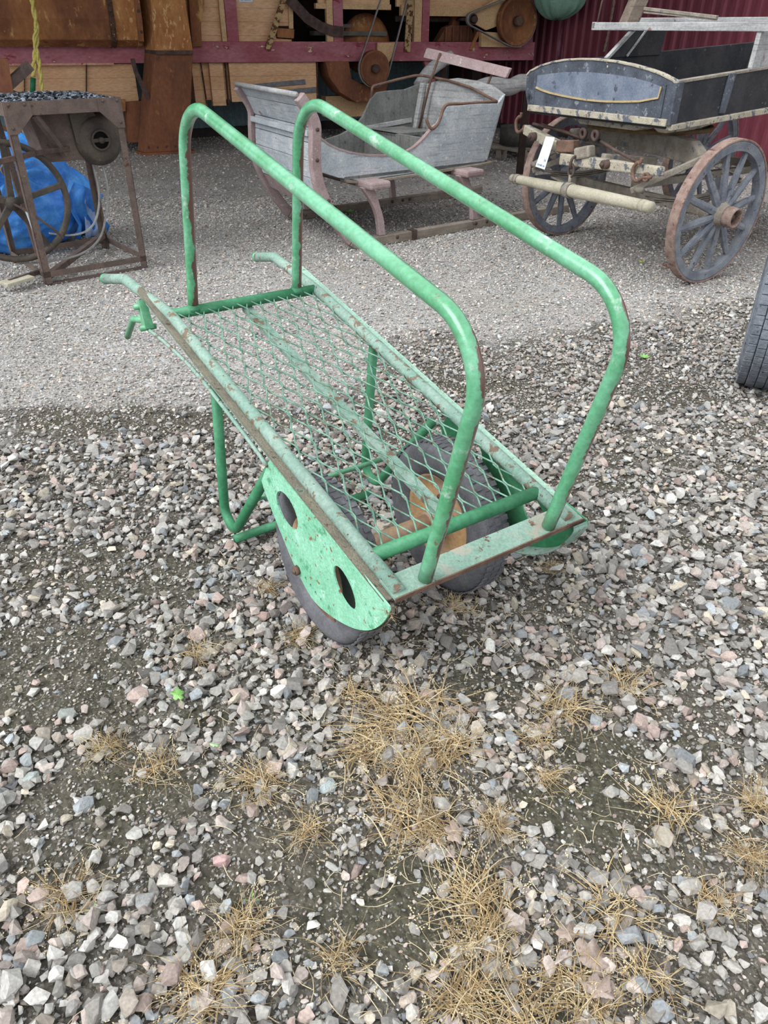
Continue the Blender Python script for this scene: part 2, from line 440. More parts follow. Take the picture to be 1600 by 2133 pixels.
# bare soil / moss spots: centre, radii (m), strength, moss share
SPOTS = [((-0.846, 1.329, 0), .30, .22, 1, .3), ((-0.864, 1.176, 0), .2, .14, .8, .3), ((-0.503, 0.997, 0), .25, .12, 1, .4), ((-0.216, 0.827, 0), .14, .12, 1.1, .1), ((-0.081, 0.736, 0), .1, .12, .8, .5),
         ((-0.423, 1.195, 0), .08, .06, .8, .9), ((0.239, 1.293, 0), .12, .08, .8, .7), ((0.130, 1.463, 0), .15, .06, .8, .6), ((0.249, 1.393, 0), .2, .05, .6, .8), ((0.489, 1.108, 0), .13, .07, 1, .7), ((0.424, 0.960, 0), .15, .08, 1, .8),
         ((0.436, 1.219, 0), .06, .04, .8, .3), ((0.059, 0.755, 0), .16, .12, 1.1, .7), ((0.567, 1.008, 0), .1, .05, .8, .6), ((0.472, 0.843, 0), .15, .04, .6, .8), ((-0.972, 1.761, 0), .5, .16, .7, .6), ((-0.684, 1.652, 0), .22, .12, .6, .6), ((-0.725, 1.968, 0), .25, .1, .45, .6),
         ((0.042, 0.801, 0), .08, .1, .7, .9), ((0.230, 0.594, 0), .13, .05, .9, .4), ((-0.174, 1.305, 0), .07, .05, .4, .2), ((-0.539, 0.854, 0), .2, .07, .7, .5), ((-0.094, 0.944, 0), .14, .05, .6, .3), ((0.705, 1.110, 0), .08, .05, .7, .8),
         ((0.431, 3.147, 0), .30, .10, .8, .8), ((0.176, 3.312, 0), .25, .10, .6, .8), ((1.259, 3.007, 0), .25, .22, .9, .3), ((1.349, 2.685, 0), .3, .08, .7, .4), ((0.952, 2.440, 0), .24, .08, .6, .6), ((0.851, 2.264, 0), .25, .06, .6, .9),
         ((-1.136, 2.724, 0), .5, .16, .9, .3), ((-1.464, 2.763, 0), .4, .14, .7, .3), ((-0.479, 2.782, 0), .3, .1, .7, .3), ((-0.604, 2.488, 0), .16, .07, .5, .8), ((1.339, 2.375, 0), .2, .08, .6, .4), ((1.004, 3.790, 0), .35, .1, .4, .5),
         ((-0.746, 1.630, 0), .25, .06, .6, .8), ((-0.230, 0.931, 0), .12, .06, .6, .4), ((0.148, 1.004, 0), .08, .05, .6, .4), ((0.003, 1.518, 0), .2, .05, .5, .5), ((0.984, 1.913, 0), .12, .05, .5, .9), ((0.666, 2.045, 0), .14, .06, .6, .9),
         ((0.895, 1.473, 0), .1, .05, .35, .9), ((0.376, 1.780, 0), .14, .06, .5, .6), ((-0.209, 1.304, 0), .1, .04, .35, .4)]
BND = np.array([((-1.472, 2.511, 0)), ((-1.070, 2.578, 0)), ((-0.688, 2.733, 0)), ((-0.329, 2.877, 0)), ((-0.006, 3.367, 0)), ((0.239, 3.665, 0)), ((0.750, 3.784, 0)), ((1.259, 3.796, 0)), ((2.238, 4.306, 0))])
BANG = np.arctan2(BND[:, 0], BND[:, 1]); BR = np.hypot(BND[:, 0], BND[:, 1])
def zones(x, y):
    """returns (coarse gravel share, bare soil, moss)"""
    ang = np.arctan2(x, np.maximum(y, .05)); r = np.hypot(x, y)
    rb = np.interp(ang, BANG, BR)
    wob = (fbm(x, y, 1.6, 11) - .5) * 1.0 + (fbm(x, y, 6, 21) - .5) * .4
    coarse = np.clip((rb - r + wob * .8) / .35 + .5, 0, 1)
    soil = np.zeros_like(x); moss = np.zeros_like(x)
    w1 = (fbm(x, y, 5, 31) - .5) * .9 + (fbm(x, y, 16, 37) - .5) * .7
    for (c, a, b, k, ms) in SPOTS:
        d = np.sqrt(((x - c[0]) / a) ** 2 + ((y - c[1]) / b) ** 2) + w1
        q = np.clip((1.15 - d) / .5, 0, 1) * k
        soil = np.maximum(soil, q); moss = np.maximum(moss, q * ms)
    base = np.clip((fbm(x, y, 3.1, 41) - .56) / .12, 0, 1) * .55
    soil = np.clip(np.maximum(soil, base * (coarse > .3)), 0, 1)
    moss = np.clip(moss + np.clip((fbm(x, y, 9, 51) - .6) / .1, 0, 1) * soil * .6, 0, 1)
    return coarse, soil, moss

def np_mesh(name, v, f, colr=None, uniform=True, smooth=False):
    me = bpy.data.meshes.new(name)
    k = f.shape[1]
    me.vertices.add(len(v)); me.vertices.foreach_set('co', v.astype(np.float32).ravel())
    me.loops.add(f.size); me.loops.foreach_set('vertex_index', f.astype(np.int32).ravel())
    me.polygons.add(len(f)); me.polygons.foreach_set('loop_start', np.arange(0, f.size, k, dtype=np.int32))
    me.polygons.foreach_set('use_smooth', np.full(len(f), smooth))
    me.update(calc_edges=True)
    if colr is not None:
        at = me.color_attributes.new('tone', 'FLOAT_COLOR', 'POINT')
        at.data.foreach_set('color', colr.astype(np.float32).ravel())
    return me

# ---------------------------------------------------------------- floor
def make_floor():
    xs = np.concatenate([np.arange(-16, -3.2, .4), np.arange(-3.2, 3.2, .025), np.arange(3.2, 18, .4)])
    ys = np.concatenate([np.arange(-6, .0, .3), np.arange(.0, 4.2, .025), np.arange(4.2, 9, .1), np.arange(9, 24, .5)])
    X, Y = np.meshgrid(xs, ys)
    x, y = X.ravel(), Y.ravel()
    z = gheight(x, y) * (np.abs(x) < 3.3)
    co, so, mo = zones(x, y)
    v = np.stack([x, y, z], 1)
    W_ = len(xs)
    i = (np.arange(len(ys) - 1)[:, None] * W_ + np.arange(W_ - 1)[None, :]).ravel()
    f = np.stack([i, i + 1, i + 1 + W_, i + W_], 1)
    me = np_mesh('floor', v, f, np.stack([co, so, mo, np.ones_like(x)], 1), smooth=True)
    o = bpy.data.objects.new('floor', me); COL.objects.link(o); o['kind'] = 'structure'
    m = bpy.data.materials.new('yard_ground'); m.use_nodes = True
    nt = m.node_tree; N = nt.nodes; Lk = nt.links; b = N['Principled BSDF']
    t = N.new('ShaderNodeTexCoord'); at = N.new('ShaderNodeAttribute'); at.attribute_name = 'tone'
    sep = N.new('ShaderNodeSeparateColor'); Lk.new(at.outputs['Color'], sep.inputs[0])
    def mixc(f_, a, c):
        q = N.new('ShaderNodeMix'); q.data_type = 'RGBA'
        if isinstance(f_, float): q.inputs[0].default_value = f_
        else: Lk.new(f_, q.inputs[0])
        for s_, v_ in ((6, a), (7, c)):
            if isinstance(v_, tuple): q.inputs[s_].default_value = v_
            else: Lk.new(v_, q.inputs[s_])
        return q.outputs[2]
    def nz(sc, det=5):
        n = N.new('ShaderNodeTexNoise'); n.inputs['Scale'].default_value = sc; n.inputs['Detail'].default_value = det
        Lk.new(t.outputs['Object'], n.inputs['Vector']); return n.outputs['Fac']
    def rng(v_, lo, hi, a=0, c=1):
        r = N.new('ShaderNodeMapRange'); r.inputs[1].default_value = lo; r.inputs[2].default_value = hi; r.inputs[3].default_value = a; r.inputs[4].default_value = c
        Lk.new(v_, r.inputs[0]); return r.outputs[0]
    def vor(sc):
        n = N.new('ShaderNodeTexVoronoi'); n.inputs['Scale'].default_value = sc
        Lk.new(t.outputs['Object'], n.inputs['Vector']); return n
    v1, v2 = vor(75), vor(150)
    sp = N.new('ShaderNodeSeparateColor'); Lk.new(v1.outputs['Color'], sp.inputs[0])
    sp2 = N.new('ShaderNodeSeparateColor'); Lk.new(v2.outputs['Color'], sp2.inputs[0])
    chips = mixc(sp.outputs[0], lin((128, 126, 123)), lin((186, 185, 182)))
    chips = mixc(rng(sp.outputs[1], .8, .9), chips, lin((166, 150, 136)))
    chips2 = mixc(sp2.outputs[0], lin((118, 115, 111)), lin((178, 177, 174)))
    grit = mixc(rng(nz(3.0), .42, .58), chips, chips2)
    grit = mixc(rng(nz(1.3), .45, .65, 0, .55), grit, lin((140, 135, 127)))
    soilc = mixc(rng(nz(30), .4, .65), lin((70, 66, 58)), lin((94, 89, 80)))
    soilc = mixc(rng(nz(160, 3), .58, .66), soilc, lin((148, 143, 134)))
    mossc = mixc(rng(nz(50), .4, .62), lin((58, 57, 45)), lin((80, 79, 62)))
    near = mixc(rng(sp2.outputs[0], .45, .65, 0, .85), soilc, lin((104, 100, 94)))  # floor between near stones darkened to stand for shadow in the gaps
    c = mixc(sep.outputs[0], grit, near)
    c = mixc(rng(sep.outputs[1], .1, .8), c, soilc)
    c = mixc(rng(sep.outputs[2], .2, .8, 0, .6), c, mossc)
    Lk.new(c, b.inputs['Base Color'])
    b.inputs['Roughness'].default_value = .95; b.inputs['Specular IOR Level'].default_value = .15
    ad = N.new('ShaderNodeMath'); ad.operation = 'ADD'; Lk.new(rng(v1.outputs['Distance'], 0, .9, 1, 0), ad.inputs[0])
    m2 = N.new('ShaderNodeMath'); m2.operation = 'MULTIPLY_ADD'; m2.inputs[1].default_value = .6
    Lk.new(nz(120, 6), m2.inputs[0]); Lk.new(ad.outputs[0], m2.inputs[2])
    bp = N.new('ShaderNodeBump'); bp.inputs['Strength'].default_value = .9; bp.inputs['Distance'].default_value = .008
    Lk.new(m2.outputs[0], bp.inputs['Height']); Lk.new(bp.outputs[0], b.inputs['Normal'])
    me.materials.append(m)
make_floor()

# ---------------------------------------------------------------- shed walls and roof
FT = Fr((-2.458, 12.29), (.826, .564), (.564, -.826))
FRW = Fr((1.85, 13.77), (.53, -.848), (-.848, -.53))
def corrugated(name, fr, s0, s1, z0, z1, pitch, m):
    mb = MB(); n = int((s1 - s0) / pitch)
    row = []
    for i in range(n + 1):
        a = s0 + i * pitch
        row += [(a, 0), (a + pitch * .38, 0), (a + pitch * .5, .03), (a + pitch * .8, .03), (a + pitch * .92, 0)]
    vs = [fr((a, z0), o_) for a, o_ in row] + [fr((a, z1), o_) for a, o_ in row]
    k = len(row)
    mb.add(vs, [(i, i + 1, i + 1 + k, i + k) for i in range(k - 1)])
    return mb.build(name, m, kind='structure')
corrugated('wall_back', FT, -8, 5.3, .1, 4.0, .165, TEALW)
corrugated('wall_right', FRW, -1.5, 11, .05, 4.0, .16, REDW)
FT.box(MB(), -8, 5.3, 0, .12, -.1, .06).build('baseboard_back', CONC, kind='structure')
FRW.box(MB(), -1.5, 11, 0, .07, -.1, .06).build('baseboard_right', CONC, kind='structure')
FT.box(MB(), -8, 6, 3.9, 4.0, -.3, 6.0).build('ceiling', CEIL, kind='structure')  # shed roof out of view, kept short so the back stays lighter

# ================================================================ the green cart
CO = Vector((-.4283, 2.2711, .6435))
_y, _t, _c = math.radians(-55.586), math.radians(12.0594), math.radians(-.4544)
CU = Vector((math.cos(_t) * math.cos(_y), math.cos(_t) * math.sin(_y), -math.sin(_t)))
_v = Vector((-math.sin(_y), math.cos(_y), 0)); _w = CU.cross(_v)
CV = math.cos(_c) * _v + math.sin(_c) * _w
CW = -math.sin(_c) * _v + math.cos(_c) * _w
def Q(u, v, w):
    return CO + CU * u + CV * v + CW * w
cart = thing('two_wheeled_cart', (0, 2.0, 0), 'green steel two-wheeled transport cart with mesh bed and two tall hoops, standing on gravel', 'cart')
A_ = .2434
RT = .0158
def hoop(sg):
    hp = fillet([(0, 0, 0), (-.0324, 0, .5689), (1.2081, 0, .5651), (1.192, 0, .006)], [.125, .1294], 14)
    pts = []
    for q in hp:
        t = min(1, max(0, q.z / .5689))
        if q.x < .3: v = .1734 * (1 - t) + .1648 * t
        elif q.x > .86: v = .1762 * (1 - t) + .1761 * t
        else: v = .1648 + (q.x - .3) / .56 * (.1761 - .1648)
        pts.append(Q(q.x, sg * v, q.z))
    # extra points on the straights
    out = []
    for a, b in zip(pts[:-1], pts[1:]):
        k = max(1, int((b - a).length / .05))
        out += [a.lerp(b, i / k) for i in range(k)]
    out.append(pts[-1])
    MB().tube(out, RT, 16).build('hoop', GREEN_RUSTY, cart)
    # weld collar at foot
    w = MB(); w.lathe(out[0], (out[1] - out[0]), [(RT, 0), (RT + .006, .004), (RT + .004, .012), (RT, .02)], 16, False)
    w.build('weld', GREEN_DEEP, cart)
hoop(-1); hoop(1)
for sg in (-1, 1):
    pts = fillet([Q(-.4988, sg * .2818, -.119), Q(-.331, sg * .2679, -.0426), Q(0, sg * A_, 0), Q(1.196, sg * A_, 0)], [.09, .5], 8)
    rl = MB().tube(pts, .0165, 16).build('side_rail', GREEN_DUSTY, cart)
    d = (Q(-.4988, sg * .2818, -.119) - Q(-.331, sg * .2679, -.0426)).normalized()
    e0 = Q(-.4988, sg * .2818, -.119)
    MB().cyl(e0 - d * .012, e0 + d * .004, .0178, 16).build('handle_end', GREEN_HOOP, rl)
    # outward ledge of the angle iron and its upright web
    va, vb = sg * (A_ + .012), sg * (A_ + .0402)
    MB().prism([Q(-.20, va, -.005), Q(1.2, va, -.005), Q(1.2, vb, .0), Q(-.16, vb, .0)], -CW * .004).build('ledge', LEDGE if sg < 0 else LEDGE_CLEAN, cart)
    MB().prism([Q(-.12, vb - sg * .003, -.001), Q(.72, vb - sg * .003, -.001), Q(.72, vb - sg * .003, -.013), Q(-.1, vb - sg * .003, -.013)], -CV * sg * .003).build('flange', GREEN_DUSTY, cart)
# crossbars
MB().cyl(Q(0, -A_ + .006, -.001), Q(0, A_ - .006, -.001), .016, 18).build('rear_crossbar', GREEN_DEEP, cart)
MB().cyl(Q(1.0853, -A_ + .006, -.001), Q(1.0853, A_ - .006, -.001), .0163, 18).build('front_crossbar', GREEN_DEEP, cart)
MB().prism([Q(1.15, -.262, .003), Q(1.208, -.262, .003), Q(1.208, .275, .003), Q(1.15, .275, .003)], -CW * .006).build('end_plate', ENDP, cart)
MB().prism([Q(1.2085, -.262, .006), Q(1.2085, .275, .006), Q(1.2085, .275, -.007), Q(1.2085, -.262, -.007)], CU * .003).build('rusted_edge', RUSTM, cart)
MB().bar(Q(0, 0, -.024), Q(1.085, 0, -.024), .032, .012, CW).build('centre_bar', GREEN_DUSTY, cart)
# expanded metal mesh
ms = MB(); PU, PV = .1295, .0464
nu = 9; nv = 10
def strand(pts):
    ms.tube([Q(*p) for p in pts], .0023, 5)
v0 = -.232; u0 = -.008
for j in range(nv + 1):
    for sgn in (0, 1):
        pts = []
        for i in range(nu * 2 + 1):
            u = u0 + i * PU / 2
            if u > 1.10: break
            ph = (i + sgn) % 2
            vv = v0 + j * PV + (ph * PV / 2 if sgn == 0 else (1 - ph) * -PV / 2 + 0)
            vv = v0 + j * PV + (PV / 2 if ((i % 2) == 1) else 0) * (1 if sgn == 0 else -1)
            if vv < -.236 or vv > .236:
                if len(pts) > 1: strand(pts)
                pts = []
                continue
            a = .007
            pts += [(u - a, vv, .0045 if sgn == 0 else -.001), (u + a, vv, .0045 if sgn == 0 else -.001)]
        if len(pts) > 1: strand(pts)
ms.build('wire_mesh', MESHM, cart)
# side plates with oval cut-outs
PL = [(.703, -.012), (.668, -.102), (.693, -.129), (.778, -.189), (.854, -.234), (.94, -.262), (1.019, -.240), (1.109, -.187), (1.169, -.130), (1.205, -.07), (1.222, -.015), (1.218, .002)]
def ellipse(c, a, b, ang, n=20):
    return [(c[0] + a * math.cos(t) * math.cos(ang) - b * math.sin(t) * math.sin(ang), c[1] + a * math.cos(t) * math.sin(ang) + b * math.sin(t) * math.cos(ang)) for t in [2 * PI * i / n for i in range(n)]]
H1 = ellipse((.801, -.091), .054, .042, -.10)
H2 = ellipse((1.066, -.097), .052, .034, -.5)
HS = [ellipse(c, .0055, .0055, 0, 8) for c in ((.909, -.226), (.934, -.226), (.958, -.228), (.984, -.226))]
def plate_mesh(outline, holes, plane_v, th, sg):
    bm = bmesh.new(); edges = []
    for loop in [outline] + holes:
        vs = [bm.verts.new(Q(u, plane_v, w)) for u, w in loop]
        edges += [bm.edges.new((vs[i], vs[(i + 1) % len(vs)])) for i in range(len(vs))]
    r = bmesh.ops.triangle_fill(bm, edges=edges, use_beauty=True)
    fs = [g for g in r['geom'] if isinstance(g, bmesh.types.BMFace)]
    ex = bmesh.ops.extrude_face_region(bm, geom=fs)
    bmesh.ops.translate(bm, vec=CV * (-sg * th), verts=[g for g in ex['geom'] if isinstance(g, bmesh.types.BMVert)])
    bmesh.ops.recalc_face_normals(bm, faces=bm.faces)
    bm.verts.index_update()
    mb = MB(); mb.add([v.co.copy() for v in bm.verts], [tuple(v.index for v in f.verts) for f in bm.faces])
    bm.free(); return mb
sm_out = []
_pl3 = smoothcurve([(a, b, 0) for a, b in PL[1:]], 4)
sm_out = [PL[0]] + [(p.x, p.y) for p in _pl3]
for sg in (-1, 1):
    pv = sg * (A_ + .0402)
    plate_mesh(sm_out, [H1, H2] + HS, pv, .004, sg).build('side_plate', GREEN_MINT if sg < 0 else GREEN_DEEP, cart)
    # curved guard strip bent inwards along the lower front edge
    g = [(p.x, p.y) for p in _pl3 if p.x > 1.05]
    gm = MB(); k = len(g); GW_ = .05 if sg > 0 else .012
    vs = [Q(a, pv - sg * .004, b) for a, b in g] + [Q(a, pv - sg * GW_, b) for a, b in g]
    vs += [Q(a + .003, pv - sg * .004, b - .004) for a, b in g] + [Q(a + .003, pv - sg * GW_, b - .004) for a, b in g]
    fs = [(i, i + 1, i + 1 + k, i + k) for i in range(k - 1)] + [(i + 2 * k, i + 3 * k, i + 1 + 3 * k, i + 1 + 2 * k) for i in range(k - 1)] + [(i + k, i + 1 + k, i + 1 + 3 * k, i + 3 * k) for i in range(k - 1)]
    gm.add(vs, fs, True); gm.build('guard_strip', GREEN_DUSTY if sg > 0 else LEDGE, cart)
# support legs: bent tubes
for sg in (-1, 1):
    vU = sg * .2552
    pts = fillet([Q(.333, vU, -.012), Q(.395, vU, -.603), Q(.655, vU, -.09)], [.05], 10)
    MB().tube(pts, .0145, 14).build('support_leg', GREEN_DEEP, cart)
MB().cyl(Q(.437, -.25, -.535), Q(.437, .25, -.535), .0135, 14).build('leg_crossbar', GREEN_DEEP, cart)
MB().cyl(Q(.568, -.262, -.262), Q(.568, .262, -.262), .0075, 10).build('tie_rod', GREEN_HOOP, cart)
for sg in (-1, 1):
    MB().cyl(Q(.568, sg * .20, -.262), Q(.568, sg * .222, -.262), .015, 6).build('tie_rod_nut', GREEN_DUSTY, cart)
# adjusting bracket under the left handle with rod
br = MB()
br.tube(fillet([Q(-.10, -.285, -.065), Q(-.225, -.285, -.125), Q(-.31, -.285, -.235)], [.03], 6), .0105, 12)
brk = br.build('prop_lever', GREEN_HOOP, cart)
b2 = MB(); b2.bar(Q(-.13, -.285, -.012), Q(-.085, -.285, -.085), .03, .022, CV, .036, .026)
b2.cyl(Q(-.125, -.31, -.03), Q(-.125, -.262, -.03), .009, 8); b2.cyl(Q(-.085, -.31, -.08), Q(-.085, -.262, -.08), .009, 8)
b2.build('clamp', GREEN_HOOP, brk)
MB().tube(smoothcurve([Q(-.08, -.287, -.085), Q(.05, -.29, -.05), Q(.25, -.287, -.022), Q(.45, -.287, -.018), Q(.62, -.287, -.022), Q(.70, -.286, -.03)], 4), .0055, 8).build('control_rod', GREEN_DUSTY, cart)
# wheels and axle
UX, WX, RW, VW, HW = .8606, -.2496, .2198, .1911, .046
axd = CV
MB().cyl(Q(UX, -VW + .02, WX), Q(UX, VW - .02, WX), .0225, 20).build('axle_tube', RIM, cart)
def cart_wheel(sg):
    c = Q(UX, sg * VW, WX)
    T = MB()
    prof = []
    for i in range(25):
        a = -PI * .5 + 2 * PI * i / 24
        # rounded-square section of tyre
        ca, sa = math.cos(a), math.sin(a)
        k = (abs(ca) ** 3.2 + abs(sa) ** 3.2) ** (-1 / 3.2)
        prof.append((RW - .049 + sa * k * .049, ca * k * HW))
    T.lathe(c, axd, prof[:-1], 64)
    ty = T.build('tyre', RUBBER, cart)
    tr = MB(); n = 60
    for i in range(n):
        t = 2 * PI * i / n
        d = (CU * math.cos(t) + CW * math.sin(t)); tn = (-CU * math.sin(t) + CW * math.cos(t))
        for k_, sh in ((-.024, .004), (0, -.004), (.024, .004)):
            p = c + d * (RW - .0005) + CV * k_ + tn * sh
            tr.bar(p - CV * .009, p + CV * .009, .013, .004, d)
    tr.build('tread', RUBBER, ty)
    r = MB(); ri = .128
    r.lathe(c, axd, [(ri, -.034), (ri + .004, -.030), (ri - .012, -.022), (ri - .018, 0), (ri - .012, .022), (ri + .004, .030), (ri, .034), (ri - .008, .028), (ri - .022, .012), (ri - .045, .004), (.05, .012), (.03, .02), (.03, -.02), (.05, -.012), (ri - .045, -.010), (ri - .024, -.014), (ri - .008, -.028)], 48)
    rm = r.build('rim', RIM, cart)
    h = MB(); h.lathe(c, axd, [(.0, -.06), (.03, -.06), (.03, .06), (0, .06)], 20, False)
    h.lathe(c - CV * sg * .066, axd, [(.016, -.004), (.03, -.004), (.03, .004), (.016, .004)], 20)
    h.build('hub', RIM, rm)
    for i in range(4):
        t = 2 * PI * i / 4 + .4
        p = c + (CU * math.cos(t) + CW * math.sin(t)) * .062 - CV * sg * .012
        MB().cyl(p, p - CV * sg * .012, .007, 6).build('wheel_bolt', RUSTM, rm)
    # axle bolt outside plate
    ab = MB(); p = Q(UX + .012, sg * (A_ + .041), WX + .02)
    ab.cyl(p, p + CV * sg * .010, .0125, 6); ab.cyl(p + CV * sg * .008, p + CV * sg * .014, .007, 10)
    ab.build('axle_bolt', RUSTM, cart)
cart_wheel(-1); cart_wheel(1)
# mudded curved edge plate behind the lower row of holes
pts = [(.865, -.245), (.90, -.262), (.95, -.275), (1.0, -.268), (1.035, -.25)]
k = len(pts)
for sg in (-1, 1):
    q = sg * (A_ + .030)
    lb = MB(); lb.sweep([Q(a, q, b) for a, b in pts], [(-.002, -.006), (.002, -.006), (.002, .012), (-.002, .012)], CW)
    lb.build('adjuster_strip', RUSTM, cart)

# ================================================================ wagon
FB = Fr((.951, 5.697), (.563, -.826), (-.826, -.563))
FD = Fr((1.604, 4.739), (.826, .563), (.563, -.826))
FA = Fr((1.67, 5.465), (.439, -.898), (-.898, -.439))
wag = thing('farm_wagon', (1.9, 5.6, 0), 'old horse wagon with worn blue-black box and spoked wooden wheels, beside the red wall', 'wagon', rot=FD.rot)
# front panel
arch = [(-.0, .93), (-.03, 1.0), (-.032, 1.095), (.0, 1.12), (.093, 1.154), (.2, 1.177), (.299, 1.191), (.42, 1.199), (.536, 1.201), (.7, 1.195), (.833, 1.181), (.95, 1.164), (1.045, 1.145), (1.135, 1.118), (1.165, 1.10), (1.16, .92), (1.12, .9), (.04, .9)]
fp = FB.poly(MB(), arch, -.02, .012).build('front_board', NAVY, wag, bevel=.004)
inner = [(.071, 1.034), (.071, 1.102), (.19, 1.118), (.311, 1.13), (.43, 1.136), (.55, 1.137), (.7, 1.133), (.847, 1.124), (.97, 1.108), (1.067, 1.088), (1.06, 1.033), (.93, 1.008), (.806, .998), (.7, .992), (.62, .990), (.52, .990), (.421, .994), (.31, 1.001), (.206, 1.010), (.13, 1.021)]
FB.poly(MB(), inner, .0, .0135).build('raised_panel', NAVY_PALE, fp)
low = [inner[0]] + inner[:-len(inner) - 1:-1][:11]
st = MB(); st.sweep([FB(p, .017) for p in low], [(-.004, -.005), (.004, -.005), (.004, .005), (-.004, .005)], (0, 0, 1))
st.build('pinstripe', MUSTARD, fp)
FB.box(MB(), .02, 1.15, .895, .932, .008, .028).build('bottom_moulding', FLAKE, fp, bevel=.004)
cp = MB(); top = [p for p in arch[2:15]]
cp.sweep([FB((a, b + .004), -.004) for a, b in top], [(-.022, -.006), (.022, -.006), (.022, .006), (-.022, .006)], (0, 0, 1))
cp.build('top_cap', FLAKE, fp, bevel=.003)
FB.box(MB(), 1.085, 1.10, .935, 1.10, .01, .02).build('corner_moulding', NAVY, fp, bevel=.003)
FB.box(MB(), .045, .06, .935, 1.11, .01, .016).build('corner_moulding', NAVY, fp, bevel=.003)
# corner post and sides
def dz(s): return .9 + .055 * s
dw = Vector((0, 0, 0))
sd = MB(); FD.poly(sd, [(0.0, .9), (2.35, 1.03), (2.35, 1.27), (0.0, 1.107)], -.03, 0)
s1 = sd.build('side_board', BLACKP, wag, bevel=.004)
sd = MB(); FD.poly(sd, [(0.02, .93), (2.5, 1.03), (2.5, 1.29), (0.3, 1.18), (.02, 1.15)], -1.16, -1.13)
sd.build('side_board', BLACKP, wag, bevel=.004)
c_ = MB(); FD.poly(c_, [(-.02, .9), (.045, .9), (.045, 1.118), (-.02, 1.112)], -.01, .012); c_.build('corner_post', NAVY, wag, bevel=.004)
tr = MB(); FD.poly(tr, [(0.0, 1.107), (2.35, 1.268), (2.35, 1.285), (0.0, 1.122)], -.035, .006); tr.build('top_rail', GEAR, s1, bevel=.003)
tr = MB(); FD.poly(tr, [(0.0, .875), (2.35, 1.0), (2.35, 1.04), (.0, .905)], -.03, .02); tr.build('sill', FLAKE, s1, bevel=.004)
for s_ in (.43, 1.15):
    k = MB(); FD.poly(k, [(s_, dz(s_) + .02), (s_ + .05, dz(s_) + .02), (s_ + .075, dz(s_) + .225), (s_ + .01, dz(s_) + .225)], 0, .014); k.build('side_strap', NAVY, s1, bevel=.003)
fl = MB(); FD.poly(fl, [(0, .9), (2.35, 1.03), (2.35, 1.01), (0, .88)], -1.13, -.02); fl.build('bed_floor', BLACKP, wag)
tb = MB(); FD.poly(tb, [(2.3, 1.0), (2.34, 1.0), (2.4, 1.27), (2.36, 1.27)], -1.13, -.02); tb.build('tail_board', BLACKP, wag)
# seat: two risers, cross rails
rs = MB(); FD.poly(rs, [(.65, 1.19), (1.22, 1.205), (1.25, 1.372), (.9, 1.363)], -1.15, -1.12)
r_ = rs.build('seat_riser', BLACKP, wag, bevel=.003)
k = MB(); k.bar(FD((.64, 1.185), -1.11), FD((.89, 1.368), -1.11), .03, .022); k.bar(FD((.85, 1.2), -1.11), FD((1.02, 1.365), -1.11), .012, .014)
k.build('riser_trim', GREYWOOD, r_, bevel=.002)
k = MB(); FD.poly(k, [(.66, 1.165), (.74, 1.17), (.75, 1.355), (.67, 1.355)], -.03, .0); FD.poly(k, [(.76, 1.17), (1.1, 1.19), (1.1, 1.355), (.76, 1.355)], -.03, -.012)
k.build('seat_riser', GREYWOOD, wag, bevel=.003)
k = MB(); FD.box(k, .66, .70, 1.352, 1.398, -1.3, .25); k.build('seat_front_rail', GREYWOOD, wag, bevel=.004)
k = MB(); FD.box(k, 1.12, 1.15, 1.372, 1.43, -1.28, .25); k.build('seat_back_rail', GREYWOOD, wag, bevel=.004)
k = MB(); FD.box(k, .66, 1.15, 1.36, 1.40, -1.3, -1.27); k.build('seat_end_rail', GREYWOOD, wag, bevel=.003)
k = MB(); k.bar(FD((.74, 1.36), -1.06), FD((.84, 1.66), -1.02), .11, .09); k.build('seat_post', mat('brown_grey_timber', (112, 100, 90), (128, 114, 102), 8, [((84, 72, 64), 20, .6, .08)], rough=.9, bump=.5, grain=((4, 4, 60), (80, 70, 62), .7)), wag, bevel=.006)
k = MB(); k.bar(FD((.8, 1.475), -.98), FD((.86, 1.425), -.45), .03, .02); k.bar(FD((.8, 1.455), -.98), FD((.86, 1.415), -.45), .02, .012); k.build('seat_stay', GEAR, wag, bevel=.003)
k = MB(); k.tube(fillet([FD((.68, 1.39), -1.27), FD((.70, 1.53), -1.27), FD((.74, 1.555), -1.05)], [.02], 6), .0065, 8); k.build('seat_iron', RUST_DARK, wag)
